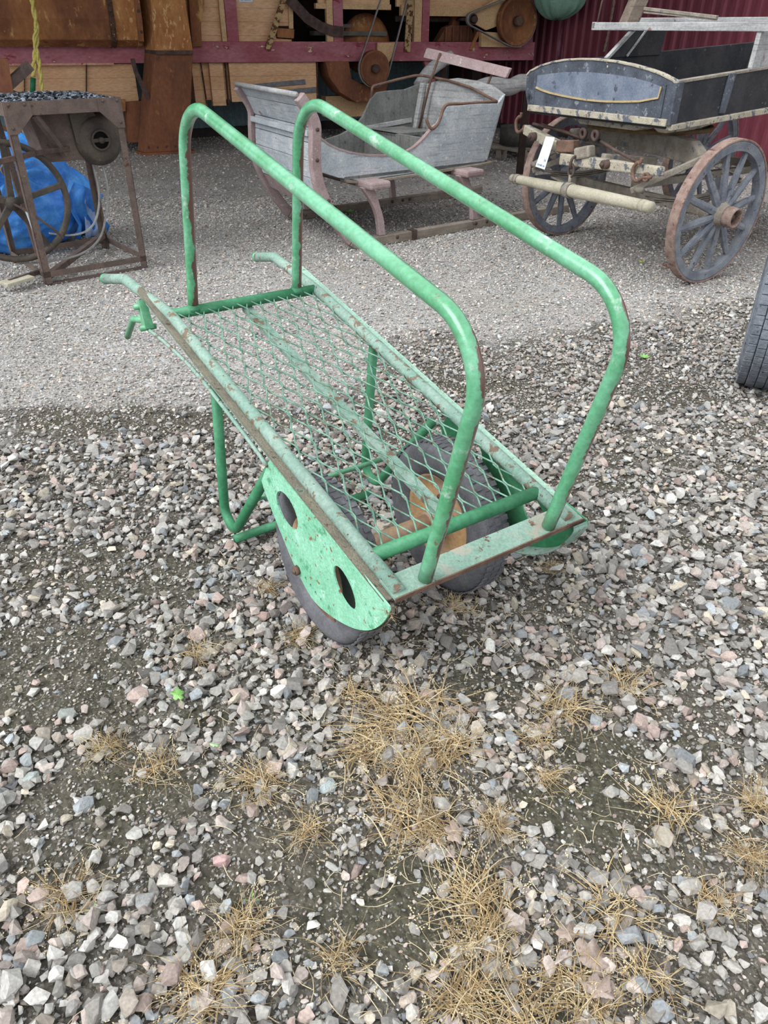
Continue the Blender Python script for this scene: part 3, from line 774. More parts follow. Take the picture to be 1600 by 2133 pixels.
# running gear
def spoked_wheel(c, ax, R, name, outs, phase=0.0, wid=.062):
    """twelve-spoked wooden wheel; ax points outboard"""
    c, ax = Vector(c), Vector(ax).normalized()
    a = Vector((0, 0, 1)).cross(ax).normalized(); b = Vector((0, 0, 1)) - ax * ax.z; b.normalize()
    root = MB().lathe(c, ax, [(R - .012, -wid / 2), (R - .006, -wid / 2 - .002), (R, -wid / 2), (R, wid / 2), (R - .006, wid / 2 + .002), (R - .012, wid / 2)], 72, smooth=False)
    w = MB().lathe(c, ax, [(R - .012, -wid * .44), (R - .012, wid * .44), (R - .02, wid * .5), (R - .064, wid * .42), (R - .067, 0), (R - .064, -wid * .42), (R - .02, -wid * .5)], 72, smooth=False).build(name, WHEELW, wag)
    root.build('iron_tyre', TYREIRON, w)
    for i in range(12):
        t = phase + 2 * PI * i / 12
        d = a * math.cos(t) + b * math.sin(t); tn = -a * math.sin(t) + b * math.cos(t)
        m_ = MB()
        pts = [c + d * .05 + ax * .02, c + d * .12 + ax * .017, c + d * (R * .6) + ax * .006, c + d * (R - .05)]
        m_.sweep(pts, [(-.012, -.022), (.012, -.022), (.018, 0), (.012, .022), (-.012, .022), (-.018, 0)], tn, scales=[1.0, 1.05, .95, .72], smooth=False)
        m_.build('spoke', WHEELW, w, bevel=.003)
    h = MB().lathe(c, ax, [(.0, -.10), (.045, -.10), (.055, -.05), (.075, -.03), (.08, .0), (.078, .03), (.062, .05), (.055, .075), (.052, .078), (.0, .078)], 28, False)
    hb = h.build('hub', GEAR if outs else WHEELW, w)
    MB().lathe(c + ax * .06, ax, [(.05, 0), (.056, .0), (.060, .03), (.058, .075), (.05, .078), (.044, .07), (.042, .0)], 28).build('hub_sleeve', TYREIRON, hb)
    MB().cyl(c + ax * .04, c + ax * .115, .018, 12).build('axle_end', RUST_DARK, hb)
    return w
axR = FA.e
cR = FA((.704, .418), 0); cL = FA((-.754, .418), 0)
cR = Vector((2.022, 4.815, .417)); cL = Vector((1.36, 6.125, .417))
spoked_wheel(cR, Vector((.56, -.828, -.05)), .417, 'front_wheel', True, .17)
spoked_wheel(cL, Vector((-.56, .828, -.03)), .417, 'front_wheel', False, .05)
bk = FD.e * 1.62
spoked_wheel(cR + bk + Vector((0, 0, .04)), FD.n, .457, 'rear_wheel', True, .1)
spoked_wheel(cL + bk + Vector((0, 0, .04)), -FD.n, .457, 'rear_wheel', False, .2)
k = MB(); k.bar(cL + axR * .06, cR - axR * .06, .06, .06); k.build('front_axle', GEAR, wag, bevel=.008)
k = MB(); k.bar(cL + bk + FD.n * .06 + Vector((0, 0, .04)), cR + bk - FD.n * .06 + Vector((0, 0, .04)), .06, .06); k.build('rear_axle', GEAR, wag, bevel=.008)
k = MB(); k.bar(FA((0, .47), -.02), FA((0, .47), -.02) + FD.e * 1.65, .06, .05); k.build('reach_pole', GEAR, wag, bevel=.006)
# carved bolster over the springs
k = MB(); FA.poly(k, [(-.62, .72), (-.55, .70), (-.40, .695), (-.1, .70), (.30, .69), (.50, .675), (.66, .67), (.74, .70), (.73, .74), (.62, .745), (.54, .80), (.40, .815), (-.36, .815), (-.48, .76), (-.62, .76)], .02, .10)
k.build('bolster', GEAR, wag, bevel=.012)
k = MB(); k.lathe(FA((0, .828), -.06), (0, 0, 1), [(.36, -.012), (.40, -.012), (.40, .012), (.36, .012)], 48); k.build('turntable_ring', mat('greasy_brown_iron', (92, 74, 48), (112, 90, 60), 20, [], rough=.8, bump=.8), wag)
k = MB(); FB.poly(k, [(.30, .892), (1.0, .892), (.86, .845), (.42, .845)], -.22, -.06); k.build('box_bolster', FLAKE, wag, bevel=.01)
k = MB(); FD.poly(k, [(.0, .885), (.52, .93), (.50, .885), (.30, .86), (.05, .855)], -.12, -.04); k.build('side_bolster', FLAKE, wag, bevel=.01)
# leaf springs left and right
for sc in (-.55, .52):
    k = MB()
    for i, (l, zz) in enumerate(((.42, 0), (.34, -.012), (.26, -.024))):
        up_ = [FA((sc, .475 + zz + .06 * (x / .42) ** 2), x) for x in [l * (j / 5 - 1) for j in range(11)]]
        k.sweep(up_, [(-.022, -.004), (.022, -.004), (.022, .004), (-.022, .004)], (0, 0, 1))
        if i == 0:
            dn = [FA((sc, .66 - .10 * (x / .42) ** 2), x) for x in [l * (j / 5 - 1) for j in range(11)]]
            k.sweep(dn, [(-.022, -.004), (.022, -.004), (.022, .004), (-.022, .004)], (0, 0, 1))
    for x in (-.42, .42):
        k.cyl(FA((sc - .03, .548), x), FA((sc + .03, .548), x), .018, 12)
    k.build('leaf_spring', GEAR, wag)
# cross spring bars seen beneath the whiffletree
k = MB(); k.sweep([FA((s_, .43 + .05 * abs(s_) ** 2 * 2), .25) for s_ in [-.55 + .11 * i for i in range(11)]], [(-.02, -.006), (.02, -.006), (.02, .006), (-.02, .006)], (0, 0, 1)); k.build('cross_spring', GEAR, wag)
k = MB(); k.bar(FA((-.60, .50), .40), FA((-.40, .64), .12), .028, .035, w2=.03, h2=.04); k.build('draught_arm', GEAR, wag, bevel=.006); k = MB(); k.bar(FA((.47, .535), .44), FA((.70, .74), .10), .028, .035, w2=.03, h2=.04)
k.build('draught_arm', GEAR, wag, bevel=.006)
k = MB(); k.bar(FA((-.28, .66), .1), FA((-.22, .71), .48), .05, .05); k.build('futchell', GEAR, wag, bevel=.008); k = MB(); k.bar(FA((.28, .66), .1), FA((.22, .69), .48), .05, .05); k.build('futchell', GEAR, wag, bevel=.008)
# splinter bar (two halves), irons and hooks
k = MB(); k.bar(FA((-.64, .765), .46), FA((-.16, .70), .50), .05, .06, w2=.055, h2=.07); k.build('splinter_bar', FLAKE, wag, bevel=.008)
k = MB(); k.bar(FA((-.12, .645), .52), FA((.70, .675), .44), .06, .07, w2=.045, h2=.05); k.build('splinter_bar', FLAKE, wag, bevel=.008)
k = MB(); k.bar(FA((-.17, .715), .52), FA((-.02, .73), .50), .06, .07); k.build('iron_shoe', RUSTM, wag, bevel=.006)
k = MB(); k.bar(FA((.02, .69), .52), FA((.14, .72), .50), .07, .07); k.build('wooden_block', GEAR, wag, bevel=.012)
k = MB(); k.tube([FA((-.62, .80), .42), FA((-.3, .785), .40), FA((-.02, .76), .42)], .010, 8); k.tube([FA((.02, .79), .42), FA((.3, .74), .46), (FA((.52, .70), .46))], .010, 8)
k.tube([FA((-.55, .80), .40), FA((-.35, .73), .2)], .012, 8)
k.build('brace_rod', RUST_DARK, wag)
for x, z_, nm in ((-.47, .74, 0), (.30, .665, 1)):
    k = MB(); k.cyl(FA((x, z_), .47), FA((x, z_), .54), .026, 14); k.cyl(FA((x, z_), .53), FA((x, z_), .555), .014, 6); k.build('bar_bolt', RUST_DARK, wag)
def hook(p, sg):
    P = [(.06, 0), (.0, -.01), (-.05, -.035), (-.085, -.02), (-.095, .03), (-.07, .06), (-.045, .065), (-.04, .09)]
    k = MB(); k.tube(smoothcurve([FA((p[0] + a, p[1] + b), p[2]) for a, b in P], 4), .011, 10, radii=None)
    k.lathe(FA((p[0] + .02, p[1] - .005), p[2]), FA.n, [(.012, -.008), (.026, -.008), (.026, .008), (.012, .008)], 16)
    k.build('trace_hook', RUSTM, wag)
hook((-.66, .775, .47), 1); hook((.62, .645, .50), 1)
for x in (-.02, .10):
    MB().lathe(FA((x, .80), .46), FA.n, [(.016, -.01), (.034, -.01), (.034, .01), (.016, .01)], 16).build('shaft_eye', RUST_DARK, wag)
# whiffletree hanging on a ring: a thing of its own
wt = thing('whiffletree', FA((.14, 0), .56), 'pale bare-wood whiffletree bar hanging from a ring under the wagon front', 'pole', rot=FA.rot)
WTL, WTR = FA((-.595, .462), .57), FA((.80, .508), .57)
pts = [WTL.lerp(WTR, t) for t in (0, .04, .1, .3, .5, .7, .9, .96, 1)]
MB().tube(pts, .03, 12, radii=[.029, .029, .031, .036, .041, .038, .034, .033, .032]).build('bar', PALEWOOD, wt)
mid = WTL.lerp(WTR, .46)
dW = (WTR - WTL).normalized()
k = MB(); k.lathe(mid, dW, [(.042, -.03), (.047, -.03), (.047, .03), (.042, .03)], 20); k.cyl(mid + Vector((0, 0, .035)), mid + Vector((0, 0, .09)), .012, 10); k.build('iron_band', GEAR, wt)
k = MB(); k.tube([mid + Vector((0, 0, .115)) + dW * .026 * math.cos(t) + Vector((0, 0, .036 * math.sin(t))) for t in [2 * PI * i / 16 for i in range(16)]], .008, 8, closed=True)
k.tube(smoothcurve([mid + Vector((0, 0, .13)) + FA.n * 0.0, mid + Vector((0, 0, .15)) + FA.n * .012, mid + Vector((0, 0, .19)) - FA.n * .0, mid + Vector((0, 0, .20)) - FA.n * .04], 4), .009, 8); k.build('hanging_ring', RUST_DARK, wt)
for t in (.045, .955):
    k = MB(); k.lathe(WTL.lerp(WTR, t), dW, [(.030, -.022), (.0345, -.022), (.0345, .022), (.030, .022)], 18); k.build('end_band', GEAR if t < .5 else PALEWOOD, wt)
# tag on wagon
def text_on(parent, s, origin, xd, yd, size, m, name='lettering'):
    cu = bpy.data.curves.new(name, 'FONT'); cu.body = s; cu.size = size; cu.extrude = .0002
    o = bpy.data.objects.new(name, cu); COL.objects.link(o)
    dg = bpy.context.evaluated_depsgraph_get(); me = bpy.data.meshes.new_from_object(o.evaluated_get(dg))
    bpy.data.objects.remove(o)
    xd, yd = Vector(xd).normalized(), Vector(yd).normalized(); nd = xd.cross(yd)
    mb = MB(); mb.add([Vector(origin) + xd * v.co.x + yd * v.co.y + nd * v.co.z for v in me.vertices], [tuple(p.vertices) for p in me.polygons])
    bpy.data.meshes.remove(me)
    return mb.build(name, m, parent)
tg = thing('paper_tag', FA((-.18, .60), .58), 'white paper price tag tied to the wagon splinter bar', 'tag', rot=FA.rot)
tp = [FA((-.155, .77), .575), FA((-.25, .765), .575), FA((-.295, .58), .60), (FA((-.19, .575), .60))]
MB().prism(tp, FA.n * .0012).build('paper', WHITE, tg)
tx = (tp[3] - tp[2]).normalized(); ty = (tp[1] - tp[2]).normalized()
text_on(tg, 'tovek.se', tp[2] + tx * .012 + ty * .012 + FA.n * .0022, tx, ty - tx * .0, .024, INK)
text_on(tg, '16', tp[2] + tx * .062 + ty * .045 + FA.n * .0022, tx, ty, .026, INK)

# ================================================================ sled
FS = Fr((0, 5.757), (.795, .607), (.607, -.795))
sled = thing('horse_sleigh', (0.3, 6.5, 0), 'weathered grey open horse sleigh with a tall curved dashboard and wooden runners', 'sleigh', rot=FS.rot)
NC = [(-.30, .045), (-.40, .15), (-.48, .26), (-.545, .38), (-.585, .48), (-.602, .60), (-.598, .72), (-.592, .82), (-.63, .90), (-.70, .99)]
def runner(off, sh, nm):
    c = [FS((a + sh, b), off) for a, b in NC]
    body = [FS((2.0, .035), off), FS((1.2, .035), off), FS((.3, .035), off), FS((-.05 + sh, .036), off), FS((-.18 + sh, .036), off)] + c
    cc = smoothcurve(body, 4)
    m_ = MB(); n = len(cc)
    sect = [(-.024, -.036), (.024, -.036), (.024, .036), (-.024, .036)]
    k = [i for i, p in enumerate(cc) if p.z > .06]
    k0 = k[0]
    m_.sweep(cc[k0 - 1:], sect, FS.n, fixed=True)
    m_.v, m_.f, m_.sm = [], [], []
    # fixed sideways width: a across (n), b in the vertical plane
    def sw(mb, pts, w, h):
        vs = []
        for i, p in enumerate(pts):
            d = (pts[min(i + 1, len(pts) - 1)] - pts[max(i - 1, 0)]).normalized()
            nn = FS.n; bb = d.cross(nn).normalized()
            vs += [p + nn * x * w / 2 + bb * y * h / 2 for x, y in ((-1, -1), (1, -1), (1, 1), (-1, 1))]
        L_ = len(pts)
        fs = [(i * 4 + q, (i + 1) * 4 + q, (i + 1) * 4 + (q + 1) % 4, i * 4 + (q + 1) % 4) for i in range(L_ - 1) for q in range(4)] + [(0, 1, 2, 3), (L_ * 4 - 1, L_ * 4 - 2, L_ * 4 - 3, L_ * 4 - 4)]
        mb.add(vs, fs)
        return mb
    r0 = sw(MB(), cc[:k0 + 1], .062, .066).build('runner', RUNNER, sled, bevel=.006)
    sw(MB(), cc[k0:], .052, .072).build('runner_horn', SLED_PINK, sled, bevel=.006)
    ins = [p - FS.n * .0275 for p in cc[k0:]]
    sw(MB(), ins, .004, .060).build('horn_inner_face', SLED_BROWN, r0)
    ir = MB(); sw(ir, [p + Vector((0, 0, -.034)) for p in cc[:k0]], .05, .004)
    ir.build('iron_shoe', RUST_DARK, r0)
    for s_ in (.08, .88, 1.0, 1.08):
        MB().cyl(FS((s_, .045), off + .028), FS((s_, .045), off + .036), .014, 8).build('bolt', RUST_DARK, r0)
    for (a, b) in ((-.60 + sh, .62), (-.52 + sh, .36), (-.59 + sh, .80)):
        MB().cyl(FS((a, b), off + .02), FS((a, b), off + .034), .012, 8).build('bolt', RUST_DARK, r0)
    bd = MB(); bd.bar(FS((.22, .036), off), FS((.27, .036), off), .07, .074); bd.build('iron_band', RUST_DARK, r0)
runner(0, 0, 'near'); runner(-1.1, .15, 'far')
# dashboard of horizontal planks between the horns
dash = [( -.60, .335), (-.555, .40), (-.60, .50), (-.618, .61), (-.615, .72), (-.61, .80), (-.63, .88), (-.685, .965), (-.70, .995)]
def dpt(a, b, t, o_=0):   # t 0 = near horn, 1 = far horn
    return FS((a + .15 * t + o_, b), -.03 - 1.04 * t)
pl = [(-.565, .395, -.590, .49), (-.591, .493, -.606, .60), (-.606, .603, -.600, .71), (-.600, .715, -.594, .80), (-.594, .805, -.655, .925), (-.655, .928, -.705, .995)]
for i, (a0, z0, a1, z1) in enumerate(pl):
    k = MB(); q = [dpt(a0, z0, 0), dpt(a0, z0, 1), dpt(a1, z1, 1), dpt(a1, z1, 0)]
    k.prism(q, FS.e * .016); k.build('dash_plank', SLED_BLUE, sled, bevel=.003)
k = MB(); k.prism([dpt(-.50, .28, 0), dpt(-.50, .28, 1), dpt(-.556, .385, 1), dpt(-.556, .385, 0)], FS.e * .02); k.build('dash_foot_board', SLED_PINK, sled, bevel=.003)
k = MB(); k.bar(dpt(-.625, .775, 0), dpt(-.625, .775, 1), .02, .035); k.build('dash_batten', SLED_BLUE, sled, bevel=.003)
k = MB(); k.tube([dpt(-.712, 1.0, -.02), dpt(-.712, 1.0, .5), dpt(-.712, 1.0, 1.03)], .017, 10); k.build('dash_cap', GREYWOOD, sled)
# body sides
ns = [(-.50, .525), (-.35, .475), (-.206, .448), (-.037, .440), (.274, .447), (1.005, .465), (1.085, .481), (1.148, .719), (1.225, .935), (1.149, .871), (.961, .879), (.633, .873), (.59, .82), (.537, .758), (.47, .714), (.42, .675), (.381, .65), (.33, .62), (.27, .6), (.18, .587), (.05, .585), (-.08, .598), (-.162, .612), (-.26, .633), (-.344, .658), (-.42, .69), (-.50, .74)]
near = FS.poly(MB(), ns, -.125, -.10).build('body_side', SLED_BLUE, sled, bevel=.003)
fs_ = [(-.34, .50), (-.1, .45), (.274, .447), (1.005, .465), (1.09, .5), (1.118, .972), (.928, .928), (.727, .924), (.64, .917), (.585, .88), (.53, .80), (.492, .744), (.434, .697), (.36, .66), (.27, .63), (.1, .60), (-.1, .62), (-.25, .66), (-.36, .72)]
FS.poly(MB(), fs_, -1.0, -.975).build('body_side', SLED_IN, sled, bevel=.003)
k = MB(); FS.box(k, -.30, 1.06, .455, .475, -1.0, -.1); k.build('body_floor', SLED_IN, sled)
bp_ = [FS((1.07, .47), -.11), FS((1.07, .47), -.99), FS((1.10, .95), -.99), FS((1.15, .995), -.82), FS((1.18, 1.02), -.62), FS((1.2, 1.01), -.42), FS((1.215, .985), -.25), FS((1.215, .93), -.11)]
k = MB(); k.prism(bp_, FS.e * .022); k.build('back_panel', GREYWOOD, sled, bevel=.003)
k = MB(); k.prism([FS((-.49, .53), -.11), FS((-.35, .53), -.99), FS((-.36, .72), -.99), FS((-.50, .72), -.11)], FS.e * .02); k.build('front_panel', SLED_IN, sled)
k = MB(); FS.box(k, .50, .54, .46, .66, -.97, -.12); FS.box(k, .5, .9, .64, .66, -.97, -.55); k.build('seat_board', SLED_IN, sled)
k = MB(); k.bar(FS((.42, .655), -.97), FS((1.0, .70), -.97), .02, .035); k.build('side_batten', GREYWOOD, sled, bevel=.003)
k = MB(); k.bar(FS((1.02, .6), -.95), FS((1.10, .97), -.95), .05, .03); k.build('corner_batten', GREYWOOD, sled, bevel=.003)
# red painted edge and floor sill
edge = ns[13:]
k = MB(); k.sweep([FS(p, -.112) for p in edge], [(-.017, -.006), (.017, -.006), (.017, .006), (-.017, .006)], (0, 0, 1)); k.build('edge_moulding', SLED_PINK, near)
k = MB(); k.sweep([FS((a, b - .012), -.112) for a, b in [(-.3, .462), (-.206, .448), (-.037, .440), (.274, .447), (1.005, .465), (1.12, .472)]], [(-.04, -.009), (.04, -.009), (.04, .009), (-.04, .009)], (0, 0, 1)); k.build('sill', RUNNER, near, bevel=.003)
# iron rails
k = MB()
k.tube(smoothcurve([FS((.44, .80), -.11), FS((.47, .74), -.09), FS((.52, .75), -.09), FS((.57, .80), -.10), FS((.625, .88), -.112), FS((.80, .885), -.112), FS((1.149, .885), -.112)], 5), .0105, 8)
k.tube(fillet([FS((.59, .87), -.99), FS((.60, .96), -.99), FS((.85, 1.0), -.99), FS((1.08, 1.03), -.99), FS((1.16, 1.00), -.70), FS((1.17, .965), -.45), FS((1.149, .885), -.112)], [.03, .05, .08, .1, .1], 5), .0105, 8)
k.build('arm_rail', RUSTM, sled)
k = MB(); k.tube([FS((1.02, .62), -.90), FS((1.09, 1.0), -.84), FS((1.13, 1.19), -.78)], .0095, 8); k.build('rail_upright', RUSTM, sled); k = MB(); k.tube([FS((1.19, .83), -.30), FS((1.22, .99), -.30), FS((1.26, 1.10), -.28)], .0095, 8); k.build('rail_upright', RUSTM, sled)
hr = MB(); hr.prism([(0.904, 6.599, 1.039), (0.934, 6.621, 1.104), (0.315, 7.193, 1.221), (0.289, 7.173, 1.154)], Vector((0, 0, 0)) + FS.e * .03)
hr.build('head_rest_bar', SLED_PINK, sled, bevel=.006)
# curved legs with caps
def sleg(s0, s1, off):
    cap = MB(); cap.bar(FS((s0, .425), off + .08), FS((s0, .425), off - .12), .18, .05); cap.build('leg_cap', SLED_PINK, sled, bevel=.015)
    pts = smoothcurve([FS((s0 - .06, .41), off - .02), FS((s0 - .01, .32), off - .005), FS((s1 - .01, .2), off), FS((s1 + .01, .07), off)], 4)
    k = MB(); vs = []
    wd = [.10 - .045 * min(1, i / 6) for i in range(len(pts))]
    for i, p in enumerate(pts):
        vs += [p + FS.e * x * wd[i] / 2 + FS.n * y * .022 for x, y in ((-1, -1), (1, -1), (1, 1), (-1, 1))]
    L_ = len(pts)
    k.add(vs, [(i * 4 + q, (i + 1) * 4 + q, (i + 1) * 4 + (q + 1) % 4, i * 4 + (q + 1) % 4) for i in range(L_ - 1) for q in range(4)] + [(0, 1, 2, 3), (L_ * 4 - 1, L_ * 4 - 2, L_ * 4 - 3, L_ * 4 - 4)])
    k.build('leg', SLED_PINK, sled, bevel=.006)
for s0, s1, o_ in ((-.11, -.06, 0), (.80, .87, 0), (-.02, .0, -1.1), (.86, .90, -1.1)):
    sleg(s0, s1, o_)
for s0 in (-.1, .81):
    k = MB(); k.bar(FS((s0, .41), .0), FS((s0 + .05, .41), -1.1), .07, .05); k.build('cross_beam', SLED_BROWN, sled, bevel=.006)

# ================================================================ threshing machine
FM = Fr((-4.476, 9.98), (.917, .398), (.398, -.917))
th = thing('threshing_machine', FM((3.6, 0), -.8), 'old wooden threshing machine with red beams, tan planks and rusty sheet-metal ducts at the back', 'machine', rot=FM.rot)
def mpart(name, m, *boxes, bevel=0.0, parent=None):
    k = MB()
    for b_ in boxes: FM.box(k, *b_)
    return k.build(name, m, parent or th, bevel=bevel)
beam = mpart('sill_beam', RED_BEAM, (-1.5, 7.16, .98, 1.205, .0, .10), bevel=.004)
mpart('splintered_strip', mat('split_pink_wood', (196, 140, 124), (210, 168, 140), 20, [((150, 70, 76), 30, .58, .05)], rough=.8, bump=.6), (-1.5, 1.25, .965, .985, .02, .11), parent=beam)
STEEL_GREY = mat('spotted_grey_strip', (128, 130, 132), (104, 106, 110), 20, [((150, 100, 60), 20, .62, .05)], rough=.6, bump=.3)
MX_CREAM = mat('cream_rusted_iron', (190, 164, 120), (176, 148, 104), 10, [((96, 62, 40), 16, .5, .04)], rough=.8, bump=.5)
MX = dict(posts=[(2.6, 2.66, TAN_PLAIN), (2.666, 2.812, RED_BEAM), (3.984, 4.07, TAN_PLAIN), (4.077, 4.21, RED_BEAM), (5.236, 5.345, TAN_PLAIN), (5.352, 5.461, RED_BEAM), (7.0, 7.14, RED_BEAM)], lower=[(-0.301, 1.486, 0.555, 0.974, -0.05, 0.03), (2.187, 2.325, 0.493, 0.982, -0.05, 0.03), (2.408, 2.581, 0.498, 0.98, -0.05, 0.035), (2.655, 3.822, 0.538, 0.979, -0.05, 0.05), (2.193, 3.858, .56, .985, -.6, -.05)], straps=[(2.303, 0.976, 2.327, 0.483, 0.05), (2.612, 0.974, 2.605, 0.504, 0.06), (0.259, 0.97, 0.187, 0.67, 0.06), (0.941, 0.965, 0.88, 0.662, 0.05), (3.836, 0.972, 3.817, 0.538, 0.05)], strapm=mat('flaking_rusty_strap', (96, 66, 50), (60, 46, 40), 30, [((190, 150, 104), 24, .6, .04)], rough=.9, bump=.7), duct=(1.261, 1.563), chute={'b': (1.366, 1.425, 1.973), 't': (1.629, 1.703, 2.141), 'u': (1.683, 1.7449999999999999, 2.096)}, levers=[(('rusty_lever', MX_CREAM), [(3.472, 1.79), (3.154, 1.114)], .12, .075), (('rusty_pole', MX_CREAM), [(5.156, 1.776), (5.112, 1.089)], .12, .09), (('curved_band', RUST_DARK), [(3.473, 1.669), (3.544, 1.606), (3.713, 1.456), (3.891, 1.365), (4.034, 1.325), (4.207, 1.31)], .09, .12), (('chute_chain', RUST_DARK), [(1.44, 1.037), (1.455, 0.901), (1.555, 0.625)], .40, .05)], plates=[('slot_plate', DARKWOOD, [(3.287, 1.33), (3.322, 1.371), (3.532, 1.373), (3.568, 1.332), (3.557, 1.264), (3.51, 1.227), (3.318, 1.237)], 0.0, 0.004), ('rust_bracket', RUST_ORANGE, [(3.314, 1.351), (3.549, 1.337), (3.536, 1.238), (3.319, 1.248)], 0.004, 0.05), ('narrow_board', TAN_PLAIN, [(3.499, 1.746), (3.562, 1.747), (3.543, 1.342), (3.485, 1.342)], 0.004, 0.03), ('rust_cover', RUST_ORANGE, [(2.236, 1.814), (2.437, 1.819), (2.395, 1.531), (2.341, 1.384), (2.322, 1.149), (2.203, 1.149)], 0.02, 0.14), ('metal_strip', STEEL_GREY, [(2.74, 0.724), (3.658, 0.782), (3.668, 0.721), (2.735, 0.676)], 0.05, 0.062), ('metal_strip', STEEL_GREY, [(3.155, 0.652), (3.809, 0.691), (3.805, 0.624), (3.151, 0.597)], 0.05, 0.062), ('pulley_bracket', TAN_PLAIN, [(4.662, 1.195), (4.956, 1.2), (4.755, 0.83), (4.655, 0.97)], 0.12, 0.16), ('drive_bracket', TAN_PLAIN, [(6.015, 1.523), (6.496, 1.758), (6.556, 1.419), (6.279, 1.344), (6.06, 1.425)], 0.16, 0.2), ('drive_block', TAN_PLAIN, [(6.216, 1.327), (6.872, 1.307), (6.893, 1.14), (6.232, 1.146)], 0.1, 0.18), ('iron_bracket', RUST_ORANGE, [(1.21, 0.6), (1.317, 0.598), (1.295, 0.474), (1.187, 0.477)], 0.03, 0.15), ('lower_duct', RUST_RED, [(1.318, 0.569), (1.516, 0.58), (1.464, 0.126), (1.273, 0.117)], -0.2, 0.1), ('small_strut', RUST_ORANGE, [(6.188, 1.332), (6.235, 1.321), (6.123, 1.104), (6.069, 1.11)], 0.1, 0.12)], p1=(4.565, 0.903), p1t=(5.004, 2.07), p2=(6.705, 1.453), p3=(5.997, 1.468), dome=(4.696, 1.17), bear=(5.68, 6.296), fan=(4.382, 0.799))
for x0, x1, m_ in MX['posts']:
    mpart('post', m_, (x0, x1, 1.2, 2.3, .0, .07), bevel=.003)
mpart('plank_wall', TAN, (-1.5, 3.52, 1.205, 2.3, -.05, .0))
mpart('plank_wall', TAN, (3.9, 4.9, 1.62, 2.3, -.05, .0))
mpart('plank_wall', TAN, (5.0, 7.1, 1.60, 2.3, -.05, .0))
mpart('board', TAN_PLAIN, (3.85, 4.9, 1.56, 1.62, -.03, .05), (5.05, 6.6, 1.50, 1.62, -.03, .05), bevel=.003)
mpart('interior_shade_boards', DARKWOOD, (3.5, 7.1, .98, 2.3, -1.0, -.95), (3.5, 7.1, .96, 1.0, -1.0, 0), (3.5, 3.54, 1.0, 2.3, -1, 0), (7.08, 7.12, 1.0, 2.3, -1, 0))  # lining coloured dark to put the inside shade into the boards
mpart('back_wall', TAN_PLAIN, (-1.5, 7.1, .98, 2.3, -1.06, -1.01), (-1.5, 7.12, 2.3, 2.34, -1.06, .02), (-1.52, -1.48, .98, 2.3, -1.06, 0), (7.125, 7.15, .98, 2.3, -1.06, 0))
mpart('straw_walker', mat('dull_grey_slats', (120, 116, 106), (100, 96, 88), 8, [], rough=.8), (3.9, 4.9, 1.36, 1.40, -.5, -.3), (3.9, 4.95, 1.27, 1.32, -.4, -.2))
LP = MX['lower']
for (a, b, z0, z1, o0, o1) in LP:
    mpart('lower_panel', TAN if z1 - z0 > .3 else TAN_PLAIN, (a, b, z0, z1, o0, o1), bevel=.003)
for (a, z0, b, z1, w_) in MX['straps']:
    k = MB(); k.bar(FM((a, z0), .045), FM((b, z1), .045), .012, w_, FM.n); k.build('iron_strap', MX['strapm'], th)
# trunnions under the body: rear wheels stand behind, hidden stance blocks carry the frame
for s_ in (-1.0, 6.3):
    mpart('support_post', DARKWOOD, (s_, s_ + .14, 0, .98, -.9, -.76), (s_, s_ + .14, 0, .98, -.3, -.16))
# big rust duct, upper left
k = MB(); prof = [(.62, 1.7), (.60, 1.45), (.50, 1.26), (.38, 1.17), (.2, 1.13), (.05, 1.13)]
D0, D1 = MX['duct']
pts = [(.05, 2.2), (.35, 2.2), (.46, 2.0), (.5, 1.7), (.47, 1.42), (.38, 1.22), (.2, 1.15), (.05, 1.15)]
k.prism([FM((-1.5, z_), o_) for o_, z_ in pts], FM.e * (D0 + 1.5)); du = k.build('fan_duct', RUST_ORANGE, th, bevel=.01)
k = MB(); k.prism([FM((D0 + .03, z_), o_ - .01) for o_, z_ in pts], FM.e * (D1 - D0 - .03)); k.build('duct_section', RUST_GOLD, th, bevel=.006)
for s_ in (D0, D1):
    k = MB(); k.prism([FM((s_ - .02, z_ + (.01 if z_ > 1.5 else -.012)), o_ + .015) for o_, z_ in pts], FM.e * .06); st_ = k.build('duct_strap', MX['strapm'] if s_ == D0 else RUST_ORANGE, th, bevel=.004)
    for z_ in (1.3, 1.5, 1.75): MB().ball(FM((s_ + .01, z_), .5), .016).build('rivet', RUST_DARK, st_)
# elevator chute reaching the ground
CH = MX['chute']
def hexa(mb, bot, top):
    mb.add(bot + top, [(0, 1, 2, 3), (7, 6, 5, 4)] + [(i, (i + 1) % 4, (i + 1) % 4 + 4, i + 4) for i in range(4)])
b0 = [FM((CH['b'][0], .03), .12), FM((CH['b'][1], .03), .36), FM((CH['b'][2], .03), .36), FM((CH['b'][2], .03), .08)]
t0 = [FM((CH['t'][0], 1.10), .12), FM((CH['t'][1], 1.10), .46), FM((CH['t'][2], 1.10), .46), FM((CH['t'][2], 1.10), .08)]
k = MB(); hexa(k, b0, t0); ch = k.build('chute', RUST_RED, th, bevel=.006)
t1 = [FM((CH['t'][0], 1.10), .12), FM((CH['t'][1], 1.10), .48), FM((CH['t'][2], 1.10), .48), FM((CH['t'][2], 1.10), .08)]
t2 = [FM((CH['u'][0], 2.1), .12), FM((CH['u'][1], 2.1), .50), FM((CH['u'][2], 2.1), .50), FM((CH['u'][2], 2.1), .08)]
k = MB(); hexa(k, t1, t2); k.build('chute_hood', RUST_GOLD, th, bevel=.006)
k = MB(); hexa(k, [p + Vector((0, 0, -.02)) + FM.n * .012 for p in t1], [p + Vector((0, 0, .02)) + FM.n * .012 for p in t1]); k.build('chute_band', RUST_DARK, ch)
